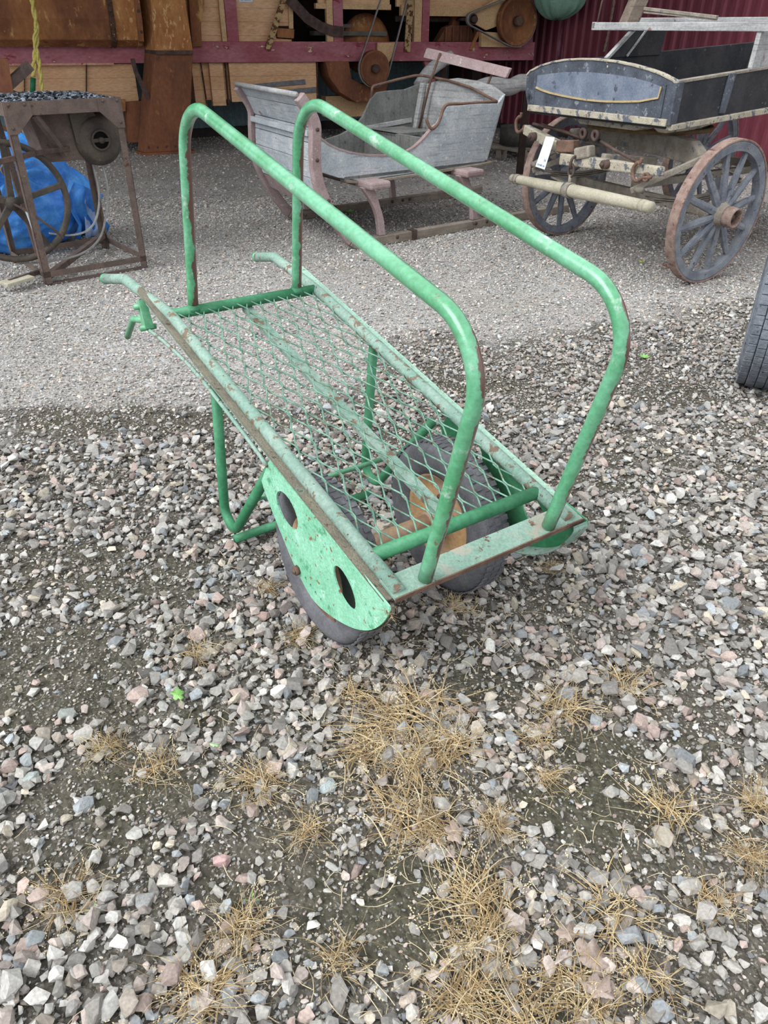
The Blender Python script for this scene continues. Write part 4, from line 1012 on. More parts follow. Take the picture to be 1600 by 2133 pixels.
k = MB(); hexa(k, [FM((CH['b'][0] - .03, .0), .1), FM((CH['b'][1] - .03, .0), .39), FM((CH['b'][2] + .06, .0), .39), FM((CH['b'][2] + .06, .0), .06)], [FM((CH['b'][0] - .03, .03), .1), FM((CH['b'][1] - .03, .03), .39), FM((CH['b'][2] + .06, .03), .39), FM((CH['b'][2] + .06, .03), .06)]); k.build('chute_flange', RUST_RED, ch)
for i in range(5): MB().ball(FM((CH['b'][1] + .05 + i * .11, .09), .365), .014).build('rivet', RUST_DARK, ch)
for nm, pts, o_, w_ in MX['levers']:
    k = MB(); k.sweep([FM(p, o_) for p in pts], [(-.011, -w_ / 2), (.011, -w_ / 2), (.011, w_ / 2), (-.011, w_ / 2)], FM.n.cross(Vector((1, 0, 0))).cross(FM.n) if False else FM.e if abs(pts[0][0] - pts[-1][0]) < abs(pts[0][1] - pts[-1][1]) else (0, 0, 1))
    k.build(nm[0], nm[1], th, bevel=.003)
for nm, m_, poly_, o0, o1 in MX['plates']:
    k = MB(); FM.poly(k, poly_, o0, o1); k.build(nm, m_, th, bevel=.004)
# pulleys
def pulley(c, off, R, w_, m_, hubr, nm='pulley', dish=.03):
    c_ = FM(c, off)
    k = MB().lathe(c_, FM.n, [(0, -w_ / 2), (R, -w_ / 2), (R + .006, -w_ / 2 + .006), (R, 0), (R + .006, w_ / 2 - .006), (R, w_ / 2), (R * .9, w_ / 2), (R * .8, w_ / 2 - dish), (hubr * 1.6, w_ / 2 - dish), (0, w_ / 2 - dish)], 40, False)
    p_ = k.build(nm, m_, th)
    MB().lathe(c_, FM.n, [(0, 0), (hubr, 0), (hubr, w_ / 2 + .05), (hubr * .8, w_ / 2 + .06), (0, w_ / 2 + .06)], 20, False).build('hub', RUST_DARK if m_ is not RUST_ORANGE else RUSTM, p_)
    return p_
def belt(c0, R0, c1, R1, off, w_, m_=BELT, nm='belt'):
    a, b = Vector((c0[0], 0, c0[1])), Vector((c1[0], 0, c1[1]))
    d = b - a; L_ = d.length; ang = math.atan2(d.z, d.x); al = math.acos((R0 - R1) / L_)
    pts = []
    for i in range(17):
        t = ang + al + (2 * PI - 2 * al) * i / 16
        pts.append(FM((c0[0] + R0 * math.cos(t), c0[1] + R0 * math.sin(t)), off))
    for i in range(9):
        t = ang - al + (2 * al) * i / 8
        pts.append(FM((c1[0] + R1 * math.cos(t), c1[1] + R1 * math.sin(t)), off))
    k = MB(); n = len(pts); vs = []
    for i, p in enumerate(pts):
        dd = (pts[(i + 1) % n] - pts[i - 1]).normalized(); nn = dd.cross(FM.n).normalized()
        vs += [p + FM.n * x * w_ / 2 + nn * y * .005 for x, y in ((-1, -1), (1, -1), (1, 1), (-1, 1))]
    k.add(vs, [(i * 4 + q, ((i + 1) % n) * 4 + q, ((i + 1) % n) * 4 + (q + 1) % 4, i * 4 + (q + 1) % 4) for i in range(n) for q in range(4)], True)
    return k.build(nm, m_, th)
pulley(MX['p1'], .26, .205, .09, RUST_RED, .05)
belt(MX['p1'], .218, MX['p1t'], .15, .26, .045)
MB().cyl(FM(MX['p1'], -.3), FM(MX['p1'], .25), .02, 10).build('shaft', RUST_DARK, th)
pulley(MX['p2'], .28, .29, .10, RUST_ORANGE, .06, 'pulley', .06)
pulley(MX['p3'], .28, .06, .10, RUST_DARK, .04)
belt(MX['p2'], .305, MX['p3'], .075, .28, .085)
MB().cyl(FM(MX['p2'], -.3), FM(MX['p2'], .27), .025, 10).build('shaft', RUST_DARK, th)
MB().cyl(FM((MX['p3'][0] - .9, MX['p3'][1] + .0), -.25), FM((MX['p3'][0], MX['p3'][1]), -.25), .035, 12).build('shaft', RUST_DARK, th)
MB().cyl(FM(MX['p3'], -.3), FM(MX['p3'], .28), .02, 10).build('shaft', RUST_DARK, th)
k = MB(); k.lathe(FM(MX['dome'], -.35), FM.n, [(0, .12), (.15, .11), (.3, .06), (.36, 0), (.36, -.05), (0, -.05)], 32, False); k.build('dome_wheel', RUST_ORANGE, th)
# bearing stand
bs = MX['bear']
k = MB(); FM.poly(k, [(bs[0], 1.206), (bs[1], 1.206), (bs[1] - .08, 1.36), (bs[1] - .1, 1.40), (bs[0] + .2, 1.40), (bs[0] + .12, 1.37)], -.25, -.1)
for i in range(5):
    a = bs[0] + .1 + i * (bs[1] - bs[0] - .15) / 4
    FM.box(k, a, a + .03, 1.206, 1.38, -.1, -.06)
FM.box(k, bs[0] + .25, bs[0] + .36, 1.38, 1.52, -.28, -.15)
k.build('bearing_stand', RUST_RED, th, bevel=.006)
# curved fan housing under the beam
k = MB(); cs, cz = MX['fan']
pts = [(cs - .45, .985), (cs - .40, .80), (cs - .25, .62), (cs - .02, .50), (cs + .22, .50), (cs + .40, .58), (cs + .46, .72), (cs + .30, .72), (cs + .12, .70), (cs - .08, .78), (cs - .12, .985)]
FM.poly(k, pts, -.25, .12); k.build('fan_housing', RUST_RED, th, bevel=.01)
k = MB(); FM.box(k, cs - .35, cs + .5, .30, .56, -.4, -.2); k.build('lower_box', TAN_PLAIN, th)
k = MB(); k.bar(FM((5.45, .99), .03), FM((5.62, .55), .03), .05, .09); k.build('red_brace', RED_BEAM, th)

# ================================================================ forge with hand blower
FF = Fr((-2.1, 4.6), (.771, .636), (.636, -.771))
fg = thing('blacksmith_forge', FF((.33, 0), -.33), 'rusty angle-iron blacksmith forge heaped with coal, with blower and flywheel, at left', 'forge', rot=FF.rot)
FWD, FDP = .665, .68
def leg_iron(s_, off, sx, sy, top=1.0):
    k = MB()
    a, b = (s_, s_ + .042 * sx) if sx > 0 else (s_ - .042, s_)
    FF.box(k, a, b, 0, top, off - .005 * sy, off)
    c, d = (off - .042, off) if sy > 0 else (off, off + .042)
    FF.box(k, (s_ if sx > 0 else s_ - .005), (s_ + .005 if sx > 0 else s_), 0, top, c, d)
    return k.build('leg', FRAME_IRON, fg)
leg_iron(0, 0, 1, 1); leg_iron(FWD, 0, -1, 1); leg_iron(0, -FDP, 1, -1); leg_iron(FWD, -FDP, -1, -1)
k = MB(); FF.box(k, 0, FWD, .93, 1.0, -.005, .004); FF.box(k, 0, FWD, .93, 1.0, -FDP, -FDP + .006); FF.box(k, -.003, .003, .93, 1.0, -FDP, 0); FF.box(k, FWD - .003, FWD + .003, .93, 1.0, -FDP, 0); FF.box(k, .003, FWD - .003, .955, .965, -FDP + .006, -.006)
pan = k.build('hearth_pan', FRAME_IRON, fg)
for s_, d_ in ((0, 1), (FWD, -1)):
    k = MB(); FF.poly(k, [(s_, 1.0), (s_ + .14 * d_, 1.0), (s_ + .14 * d_, .93), (s_ + .045 * d_, .84), (s_, .84)], .004, .010); gp = k.build('gusset', FRAME_IRON, pan)
    for a, b in ((.025, .985), (.11, .985), (.022, .87)): MB().ball(FF((s_ + a * d_, b), .010), .009, 6).build('rivet', RUST_DARK, gp)
k = MB(); FF.box(k, .0, FWD, .05, .085, -.006, .0); FF.box(k, 0, FWD, .0, .012, -.04, .0); k.build('front_stretcher', FRAME_IRON, fg)
k = MB(); k.bar(FF((.02, .05), -.02), FF((.64, .10), -FDP + .02), .035, .035); FF.box(k, 0, FWD, .05, .085, -FDP, -FDP + .006); k.build('base_stretcher', FRAME_IRON, fg)
k = MB(); FF.box(k, FWD - .006, FWD, .05, .085, -FDP, 0); FF.box(k, 0, .006, .05, .085, -FDP, 0); k.build('side_stretcher', FRAME_IRON, fg)
# coal bed
def rock_templates(n, pts=12, seed=1, sub=False):
    rnd = random.Random(seed); out = []
    for i in range(n):
        bm = bmesh.new()
        for j in range(pts + rnd.randint(-2, 4)):
            v = Vector((rnd.gauss(0, 1), rnd.gauss(0, 1), rnd.gauss(0, 1))).normalized()
            v *= rnd.uniform(.82, 1.0)
            bm.verts.new(v)
        r = bmesh.ops.convex_hull(bm, input=bm.verts)
        bad = [g for g in r['geom_interior'] if isinstance(g, bmesh.types.BMVert)]
        bmesh.ops.delete(bm, geom=bad, context='VERTS')
        bmesh.ops.triangulate(bm, faces=bm.faces)
        bmesh.ops.recalc_face_normals(bm, faces=bm.faces)
        bm.verts.index_update()
        out.append((np.array([v.co[:] for v in bm.verts]), np.array([[v.index for v in f.verts] for f in bm.faces])))
        bm.free()
    return out
TPL = rock_templates(22, 13, 5)
def rot_mats(n, rng, tilt=1.0):
    """random z rotation then a random tilt"""
    a = rng.uniform(0, 2 * np.pi, n); b = rng.normal(0, .35 * tilt, n); c = rng.normal(0, .35 * tilt, n)
    ca, sa, cb, sb, cc, sc = np.cos(a), np.sin(a), np.cos(b), np.sin(b), np.cos(c), np.sin(c)
    Z = np.zeros((n, 3, 3)); Z[:, 0, 0] = ca; Z[:, 0, 1] = -sa; Z[:, 1, 0] = sa; Z[:, 1, 1] = ca; Z[:, 2, 2] = 1
    X = np.zeros((n, 3, 3)); X[:, 0, 0] = 1; X[:, 1, 1] = cb; X[:, 1, 2] = -sb; X[:, 2, 1] = sb; X[:, 2, 2] = cb
    Y = np.zeros((n, 3, 3)); Y[:, 1, 1] = 1; Y[:, 0, 0] = cc; Y[:, 0, 2] = sc; Y[:, 2, 0] = -sc; Y[:, 2, 2] = cc
    return X @ Y @ Z
def scatter(name, pos, size, cols, m, rng, flat=(1, .74, .5), tilt=1.0, **kw):
    n = len(pos); which = rng.integers(0, len(TPL), n)
    V, Fc, C_ = [], [], []; base = 0
    shp = np.stack([np.full(n, flat[0]), flat[1] * rng.uniform(.75, 1.25, n), flat[2] * rng.uniform(.7, 1.35, n)], 1)
    R = rot_mats(n, rng, tilt)
    for k_, (tv, tf) in enumerate(TPL):
        idx = np.nonzero(which == k_)[0]
        if not len(idx): continue
        vv = tv[None] * (shp[idx] * size[idx, None])[:, None, :]
        # shape scaled, then spun: use per-stone rotation
        vv = np.einsum('nij,nkj->nki', R[idx], vv) + pos[idx][:, None, :]
        nv_ = len(tv)
        V.append(vv.reshape(-1, 3))
        Fc.append((tf[None] + (np.arange(len(idx)) * nv_)[:, None, None] + base).reshape(-1, 3))
        C_.append(np.repeat(cols[idx], nv_, 0))
        base += len(idx) * nv_
    me = np_mesh(name, np.concatenate(V), np.concatenate(Fc), np.concatenate(C_))
    o = bpy.data.objects.new(name, me); COL.objects.link(o); me.materials.append(m)
    tag(o, **kw)
    return o
def stone_material():
    m = bpy.data.materials.new('crushed_stone'); m.use_nodes = True; N = m.node_tree.nodes; Lk = m.node_tree.links; b = N['Principled BSDF']
    at = N.new('ShaderNodeAttribute'); at.attribute_name = 'tone'
    t = N.new('ShaderNodeTexCoord'); n = N.new('ShaderNodeTexNoise'); n.inputs['Scale'].default_value = 170; n.inputs['Detail'].default_value = 4
    Lk.new(t.outputs['Object'], n.inputs['Vector'])
    mr = N.new('ShaderNodeMapRange'); mr.inputs[1].default_value = .3; mr.inputs[2].default_value = .7; mr.inputs[3].default_value = .78; mr.inputs[4].default_value = 1.18
    Lk.new(n.outputs['Fac'], mr.inputs[0])
    hs = N.new('ShaderNodeHueSaturation'); Lk.new(at.outputs['Color'], hs.inputs['Color']); Lk.new(mr.outputs[0], hs.inputs['Value'])
    Lk.new(hs.outputs[0], b.inputs['Base Color'])
    b.inputs['Roughness'].default_value = .85; b.inputs['Specular IOR Level'].default_value = .25
    bp = N.new('ShaderNodeBump'); bp.inputs['Strength'].default_value = .35; bp.inputs['Distance'].default_value = .003
    Lk.new(n.outputs['Fac'], bp.inputs['Height']); Lk.new(bp.outputs[0], b.inputs['Normal'])
    return m
STONE = stone_material()
rng = np.random.default_rng(12)
PAL = np.array([lin(c)[:3] for c in ((172, 168, 162), (188, 185, 180), (158, 154, 149), (184, 172, 165), (164, 169, 172), (146, 149, 152), (194, 184, 168), (178, 160, 152), (136, 132, 127), (206, 204, 199), (152, 143, 133))])
PW = np.array([.22, .16, .16, .12, .04, .05, .06, .06, .06, .04, .05]); PW /= PW.sum()
def stone_cols(n):
    c = PAL[rng.choice(len(PAL), n, p=PW)] * rng.uniform(.48, 1.06, (n, 1)) * np.array([1.0, .998, .985])
    return np.concatenate([np.clip(c, 0, 1), np.ones((n, 1))], 1)
nC = 1500
ps = rng.uniform(0, 1, (nC, 2)); hz = .985 + .022 * np.sin(ps[:, 0] * np.pi) * np.sin(ps[:, 1] * np.pi) + rng.uniform(-.01, .01, nC)
cp_ = np.array([FF((a * (FWD - .03) + .015, z_), -(.015 + b * (FDP - .03)))[:] for (a, b), z_ in zip(ps, hz)])
cc_ = np.array([lin((58, 62, 68)), lin((128, 136, 146)), lin((30, 32, 36)), lin((92, 98, 106))])[rng.integers(0, 4, nC)]
scatter('coal_heap', cp_, rng.uniform(.008, .019, nC), cc_, STONE, rng, label='heap of dark grey coal lumps on top of the forge pan', category='coal', kind='stuff')
# tuyere casing, blower, flywheel
k = MB(); FF.poly(k, [(.17, .93), (.50, .93), (.46, .66), (.22, .66)], -.42, -.18); k.build('tuyere_box', FRAME_IRON, fg, bevel=.005)
k = MB(); k.bar(FF((.16, .93), -.02), FF((.33, .70), -.16), .03, .03); k.build('brace', FRAME_IRON, fg)
k = MB(); k.bar(FF((.10, .92), -.60), FF((.16, .05), -.60), .035, .035); k.build('inner_post', FRAME_IRON, fg)
bc = (.555, .765)
k = MB(); k.lathe(FF(bc, -.20), FF.n, [(.0, -.05), (.12, -.05), (.145, -.02), (.15, 0), (.145, .03), (.12, .055), (.055, .062), (.05, .05), (.0, .05)], 40, False)
FF.poly(k, [(.40, .925), (.54, .925), (.56, .90), (.45, .72), (.41, .76)], -.25, -.155)
bl_ = k.build('blower', CAST, fg, bevel=.004)
k = MB(); k.lathe(FF(bc, -.135), FF.n, [(.048, -.006), (.060, -.006), (.060, .008), (.048, .008)], 24); k.bar(FF((bc[0] - .05, bc[1]), -.13), FF((bc[0] + .05, bc[1]), -.13), .008, .02); k.cyl(FF(bc, -.15), FF(bc, -.115), .018, 10); k.build('intake_ring', CAST, bl_)
k = MB(); k.lathe(FF(bc, -.139), FF.n, [(0, 0), (.048, 0), (.048, .002), (0, .002)], 24, False); k.build('intake_opening', mat('intake_shade_black', (14, 13, 12), None, 5, [], rough=1, bump=0), bl_)  # flat black disc painting the shade inside the intake hole
wc = (-.055, .475)
wc3 = FF(wc, -.10)
k = MB(); k.lathe(wc3, FF.n, [(.335, -.016), (.338, .0), (.335, .016), (.312, .016), (.300, 0), (.312, -.016)], 64); fwh = k.build('flywheel', CAST, fg)
for i in range(5):
    t = .22 + 2 * PI * i / 5
    d = FF.e * math.cos(t) + Vector((0, 0, 1)) * math.sin(t)
    k = MB(); k.sweep([wc3 + d * .03, wc3 + d * .16, wc3 + d * .30, wc3 + d * .315], [(-.009, -.017), (.009, -.017), (.009, .017), (-.009, .017)], d.cross(FF.n), scales=[1.2, .95, 1.0, 1.5]); k.build('spoke', CAST, fwh, bevel=.004)
k = MB(); k.cyl(wc3 - FF.n * .03, wc3 + FF.n * .035, .038, 16); k.cyl(wc3 - FF.n * .52, wc3 + FF.n * .02, .013, 10); k.build('hub', CAST, fwh)
k = MB(); k.sweep(smoothcurve([wc3 + FF.n * .04, FF((.02, .42), -.02), FF((.10, .34), .02), FF((.16, .27), .0)], 4), [(-.006, -.012), (.006, -.012), (.006, .012), (-.006, .012)], FF.n); k.build('crank', RUST_DARK, fwh)
k = MB(); k.sweep(smoothcurve([FF((.50, .625), -.2), FF((.49, .46), -.16), FF((.44, .33), -.14), FF((.36, .26), -.13), FF((.24, .25), -.12), FF((.12, .28), -.11)], 5), [(-.004, -.007), (.004, -.007), (.004, .007), (-.004, .007)], FF.n); k.build('drive_belt', BELT, fg)
k = MB(); k.sweep(smoothcurve([FF((.56, .62), -.2), FF((.55, .48), -.16), FF((.50, .33), -.14), FF((.42, .20), -.12), (FF((.28, .13), -.11)), FF((.08, .115), -.11), FF((-.1, .13), -.11)], 5), [(-.004, -.007), (.004, -.007), (.004, .007), (-.004, .007)], FF.n); k.build('drive_belt', BELT, fg)
k = MB(); k.bar(FF((-.2, .70), .02), FF((.12, .735), -.03), .02, .028); k.bar(FF((.12, .735), -.03), FF((.36, .73), -.16), .02, .028); k.build('pump_lever', RUST_DARK, fg, bevel=.003)
k = MB(); k.bar(FF((-.20, .06), -.02), FF((.06, .075), -.10), .02, .025); pe = k.build('pedal_arm', RUST_DARK, fg)
k = MB(); k.bar(FF((-.24, .055), -.0), FF((-.07, .065), -.04), .10, .02); k.build('pedal_board', PALEWOOD, pe, bevel=.004)
tgf = thing('paper_tag', FF((.02, .22), .02), 'long narrow white paper tag hanging on the forge flywheel hub', 'tag', rot=FF.rot)
k = MB(); k.prism([FF((-.012, .435), -.025), FF((.022, .43), -.025), FF((.045, .26), -.01), FF((.008, .262), -.01)], FF.n * .001); k.build('paper', WHITE, tgf)
k = MB(); k.tube([FF((.003, .434), -.026), wc3 + FF.n * .036], .0012, 5); k.build('string', ROPEB, tgf)

# ================================================================ blue tarpaulin bundle behind the forge
def bundle():
    c = FF((.16, .0), -1.08)
    bm = bmesh.new(); bmesh.ops.create_icosphere(bm, subdivisions=6, radius=1)
    kn = Vector((-.05, -.75, .62)).normalized()
    for v in bm.verts:
        p = v.co.copy(); n_ = p.normalized()
        d = (n_ - kn).length
        ax = n_ - kn * n_.dot(kn)
        th_ = math.atan2(ax.dot(Vector((0, 0, 1)).cross(kn)), ax.dot(kn.cross(Vector((0, 0, 1)).cross(kn))))
        pleat = math.sin(th_ * 13 + 1.5 * mnoise.noise(p * 1.5)) * .05 * math.exp(-(d - .25) ** 2 / .12)
        rd = mnoise.ridged_multi_fractal(p * 1.6 + Vector((3, 1, 7)), 1.0, 2.1, 4, 1.0, 2.0)
        r = 1 + .10 * (rd - 1.2) + pleat - .30 * math.exp(-d * d / .02) + .16 * math.exp(-d * d / .004)
        # two lobes and a peak
        r += .28 * max(0, n_.dot(Vector((.35, -.1, .93)).normalized())) ** 6 + .2 * max(0, n_.dot(Vector((.95, -.2, .1)).normalized())) ** 8
        w = n_ * r
        loc = FF.e * w.x * .50 - FF.n * 0 + Vector((0, 0, 1)) * (w.z * .36 + .30)
        loc += (-FF.n) * (w.y * .36)
        q = c + loc
        q.z = max(q.z, .012 + .01 * mnoise.noise(p * 5))
        v.co = q
    mb = MB(); bm.verts.index_update()
    mb.add([v.co.copy() for v in bm.verts], [tuple(v.index for v in f.verts) for f in bm.faces], True); bm.free()
    root = thing('tarpaulin_bundle', c, 'bright blue crumpled tarpaulin bundle tied with string, on the gravel behind the forge', 'tarpaulin', rot=FF.rot)
    mb.build('sheet', TARP, root)
    # loose corner showing the pale lining
    k = MB(); g = []
    for i in range(9):
        for j in range(5):
            s_ = .50 + .22 * i / 8; z_ = .06 + (.40 - .12 * i / 8) * j / 4
            g.append(FF((s_ + .03 * math.sin(j * 1.8), z_), -.86 + .05 * math.sin(i * 1.7 + j) + .03 * j))
    k.add(g, [(i * 5 + j, (i + 1) * 5 + j, (i + 1) * 5 + j + 1, i * 5 + j + 1) for i in range(8) for j in range(4)], True)
    o = k.build('loose_corner', TARP, root); sl = o.modifiers.new('s', 'SOLIDIFY'); sl.thickness = .003
    k = MB(); g = []
    for i in range(5):
        for j in range(5):
            g.append(FF((.60 + .10 * i / 4 - .04 * (4 - j) / 4, .07 + .26 * j / 4), -.80 + .02 * math.sin(i * 2 + j)))
    k.add(g, [(i * 5 + j, (i + 1) * 5 + j, (i + 1) * 5 + j + 1, i * 5 + j + 1) for i in range(4) for j in range(4)], True)
    o = k.build('folded_edge', TARP_W, root); sl = o.modifiers.new('s', 'SOLIDIFY'); sl.thickness = .003
    kp = c + FF.e * (-.03) + FF.n * .31 + Vector((0, 0, .56))
    k = MB(); k.tube([kp + FF.e * .03 * math.cos(t) + Vector((0, 0, .03 * math.sin(t))) for t in [2 * PI * i / 12 for i in range(12)]], .008, 6, closed=True)
    k.tube(smoothcurve([kp, kp + FF.e * .07 + Vector((0, 0, .03)), kp + FF.e * .10, kp + FF.e * .04 - Vector((0, 0, .03)), kp + FF.e * .12 - Vector((0, 0, .06))], 5), .006, 6)
    k.build('tie_string', ROPEB, root)
bundle()

# ================================================================ rusty frame behind the forge
rf = thing('rusty_frame', FF((-.1, 0), -1.9), 'rusty cross-braced iron frame with a splintered wooden rail behind the forge', 'frame', rot=FF.rot)
for (p, q, w_, m_, nm) in [((-3.179, 6.562, 0.793), (-2.836, 6.845, 1.088), 0.07, FRAME_IRON, 'diagonal_brace'), ((-3.25, 6.503, 0.715), (-2.906, 6.787, 0.596), 0.05, RUSTM, 'cross_brace'), ((-3.118, 6.612, 0.551), (-2.907, 6.786, 0.743), 0.04, RUSTM, 'cross_brace'), ((-3.3, 6.462, 0.481), (-2.656, 6.993, 0.443), 0.09, RUSTM, 'lower_rail'), ((-3.314, 6.45, 0.413), (-2.883, 6.806, 0.395), 0.03, RUSTM, 'lower_rail'), ((-2.965, 6.739, 0.746), (-2.886, 6.804, 0.348), 0.09, PALEWOOD, 'wooden_rail'), ((-3.255, 6.499, 0.563), (-2.797, 6.877, 0.533), 0.03, FRAME_IRON, 'middle_rail'), ((-3.188, 6.554, 1.005), (-2.996, 6.713, 0.988), 0.3, RUST_RED, 'rusty_box'), ((-2.983, 6.724, 0.916), (-2.858, 6.827, 0.849), 0.03, FRAME_IRON, 'thin_bar'), ((-2.829, 6.851, 0.525), (-2.875, 6.813, 0.339), 0.05, RUSTM, 'frame_leg'), ((-3.228, 6.522, 0.561), (-3.265, 6.491, 0.383), 0.05, RUSTM, 'frame_leg')]:
    k = MB(); k.bar(p, q, w_, w_); k.build(nm, m_, rf, bevel=.003)

# ================================================================ yellow rope, hemp rope, canvas, tags
def rope(name, pts, r, m_, parent=None, **kw):
    c = smoothcurve(pts, 10); k = MB(); tot = 0; A, B = [], []
    for i, p in enumerate(c):
        if i: tot += (c[i] - c[i - 1]).length
        d = (c[min(i + 1, len(c) - 1)] - c[max(i - 1, 0)]).normalized(); s_ = d.cross(Vector((.2, .9, .1))).normalized(); b_ = d.cross(s_)
        t = tot / (r * 5) * 2 * PI / 2
        A.append(p + (s_ * math.cos(t) + b_ * math.sin(t)) * r * .5); B.append(p - (s_ * math.cos(t) + b_ * math.sin(t)) * r * .5)
    k.tube(A, r * .62, 6); k.tube(B, r * .62, 6)
    return k.build(name, m_, parent, **kw)
yr = thing('yellow_rope', FM((.35, 1.5), .62), 'yellow twisted rope hanging from above over the red beam, end taped green', 'rope', rot=FM.rot)
rope('strand', [FM(p, .60) for p in [(0.504, 1.832), (0.469, 1.603), (0.458, 1.346), (0.422, 1.191), (0.371, 1.057), (0.314, 0.875)]], .026, ROPEY, yr)
rope('strand', [FM(p, .62) for p in [(0.447, 1.324), (0.402, 1.192), (0.41, 1.08), (0.393, 0.875), (0.371, 0.711)]], .022, ROPEY, yr)
k = MB(); k.cyl(FM((0.312, 0.865), .60), FM((0.27, 0.707), .60), .028, 10); k.build('taped_end', ROPEG, yr)
rope('hemp_rope', [FRW(p, .08) for p in [(2.2, 1.895), (2.232, 1.688), (2.219, 1.452), (2.202, 1.263), (2.176, 1.109)]], .016, ROPEB, None, label='thin brown hemp rope hanging against the dark red corrugated wall', category='rope')
cv_ = MB(); cvc = FRW((1.59, 1.81), .45)
cv_.ball(cvc, 1, 20, (.36, .30, .34))
for i, v in enumerate(cv_.v):
    d = v - cvc
    cv_.v[i] = cvc + d * (1 + .05 * math.sin(math.atan2(d.y, d.x) * 14) + .06 * mnoise.noise(v * 4))
cvo = thing('canvas_bundle', cvc - Vector((0, 0, .35)), 'green canvas bundle hanging from the roof in front of the red wall', 'canvas')
cv_.build('canvas', CANVAS, cvo)
rope('tie', [cvc + Vector((0, 0, .3)), cvc + Vector((0, .01, 1.0)), Vector((cvc.x, cvc.y, 3.88))], .012, ROPEB, cvo)
pt = thing('paper_tag', FM((2.949, 1.637), .02), 'small white paper label pinned to the tan planks of the threshing machine', 'tag', rot=FM.rot)
tgx = (2.949, 1.637)
k = MB(); FM.box(k, tgx[0] - .08, tgx[0] + .09, tgx[1] - .02, tgx[1] + .16, .004, .007); k.build('paper', WHITE, pt)
text_on(pt, 'tovek.se', FM((tgx[0] - .065, tgx[1] - .005), .0075), FM.e, (0, 0, 1), .04, INK)

# grey shafts of another sledge behind the sleigh
sh = thing('wooden_shafts', Vector((1.6, 8.6, 0)), 'pair of thick grey curved wooden shafts propped behind the sleigh', 'shafts')
k = MB(); pts = [(1.553, 9.0, 0.862), (1.399, 9.0, 0.887), (1.263, 8.9, 0.848), (1.05, 8.8, 0.87), (0.86, 8.6, 0.829)]
k.tube(smoothcurve(pts, 5), .08, 12, radii=None); k.build('shaft', GREYWOOD, sh)
k = MB(); k.tube(smoothcurve([(0.655, 9.0, 1.114), (0.528, 8.9, 1.057), (0.413, 8.7, 0.988), (0.312, 8.6, 0.867)], 5), .06, 12); k.build('shaft', GREYWOOD, sh)
for p in [(1.478, 9.0, 0.853), (0.58, 8.95, 1.064)]:
    k = MB(); k.bar(p, Vector((p[0], p[1], 0)), .07, .07, (1, 0, 0)); k.build('prop', DARKWOOD, sh)
# pallet with a coiled strap
pal = thing('wooden_pallet', (1.499, 10.019, 0), 'low wooden pallet lying between the sleigh and the wagon wheel', 'pallet', rot=FD.rot)
pc = Vector((1.466, 10.219, 0))
k = MB()
for i in range(5):
    a = pc + FD.e * (-.1 + i * .2) - FD.n * .05; k.bar(a - FD.n * .5 + Vector((0, 0, .13)), a + FD.n * .5 + Vector((0, 0, .13)), .11, .02)
k.build('deck_board', RUNNER, pal, bevel=.003)
k = MB()
for o_ in (-.45, .0, .45):
    for s_ in (-.1, .3, .65): k.bar(pc + FD.n * o_ + FD.e * s_ + Vector((0, 0, .06)), pc + FD.n * o_ + FD.e * (s_ + .1) + Vector((0, 0, .06)), .1, .118)
k.build('block', RUNNER, pal, bevel=.004)
k = MB(); cc0 = pc + FD.e * .32 + Vector((0, 0, .142))
for i, R_ in enumerate((.30, .27, .22, .17)):
    k.lathe(cc0, (0, 0, 1), [(R_, 0), (R_ + .014, 0), (R_ + .014, .2 - .01 * i), (R_, .2 - .01 * i)], 36)
k.build('coiled_belt', mat('black_belting', (62, 60, 58), (78, 74, 70), 9, [], rough=.8, bump=.3), label='coil of black drive belting lying on the pallet', category='belt')

# ================================================================ big tyre at the right edge
tyc = Vector((1.72, 3.18, .34)); tya = Vector((.90, -.43, 0)).normalized(); TR, TW = .34, .115
ty = thing('vehicle_tyre', (tyc.x, tyc.y, 0), 'worn black rubber vehicle tyre standing at the right edge of the yard', 'tyre')
prof = []
for i in range(28):
    a = 2 * PI * i / 28; ca, sa = math.cos(a), math.sin(a); kk = (abs(ca) ** 2.7 + abs(sa) ** 2.7) ** (-1 / 2.7)
    prof.append((TR - .085 + sa * kk * .075, ca * kk * TW))
MB().lathe(tyc, tya, prof, 80).build('carcass', RUBBER_OLD, ty)
k = MB(); n = 52
for i in range(n):
    t = 2 * PI * i / n; d = Vector((0, 0, 1)) * math.cos(t) + tya.cross(Vector((0, 0, 1))) * math.sin(t); tn = tya.cross(d)
    for j, v_ in enumerate((-.088, -.05, -.012, .026, .064, .098)):
        p = tyc + d * (TR - .008 - (.006 if j in (0, 5) else 0)) + tya * v_ + tn * (.012 if j % 2 else 0)
        k.bar(p - tya * .0175, p + tya * .0175, .038, .012, d)
k.build('tread', RUBBER_OLD, ty, bevel=.003)
MB().lathe(tyc, tya, [(.175, -.09), (.185, -.10), (.17, -.08), (.16, 0), (.17, .08), (.185, .10), (.175, .09), (.05, .05), (.05, -.05)], 40).build('rim', RUSTM, ty)

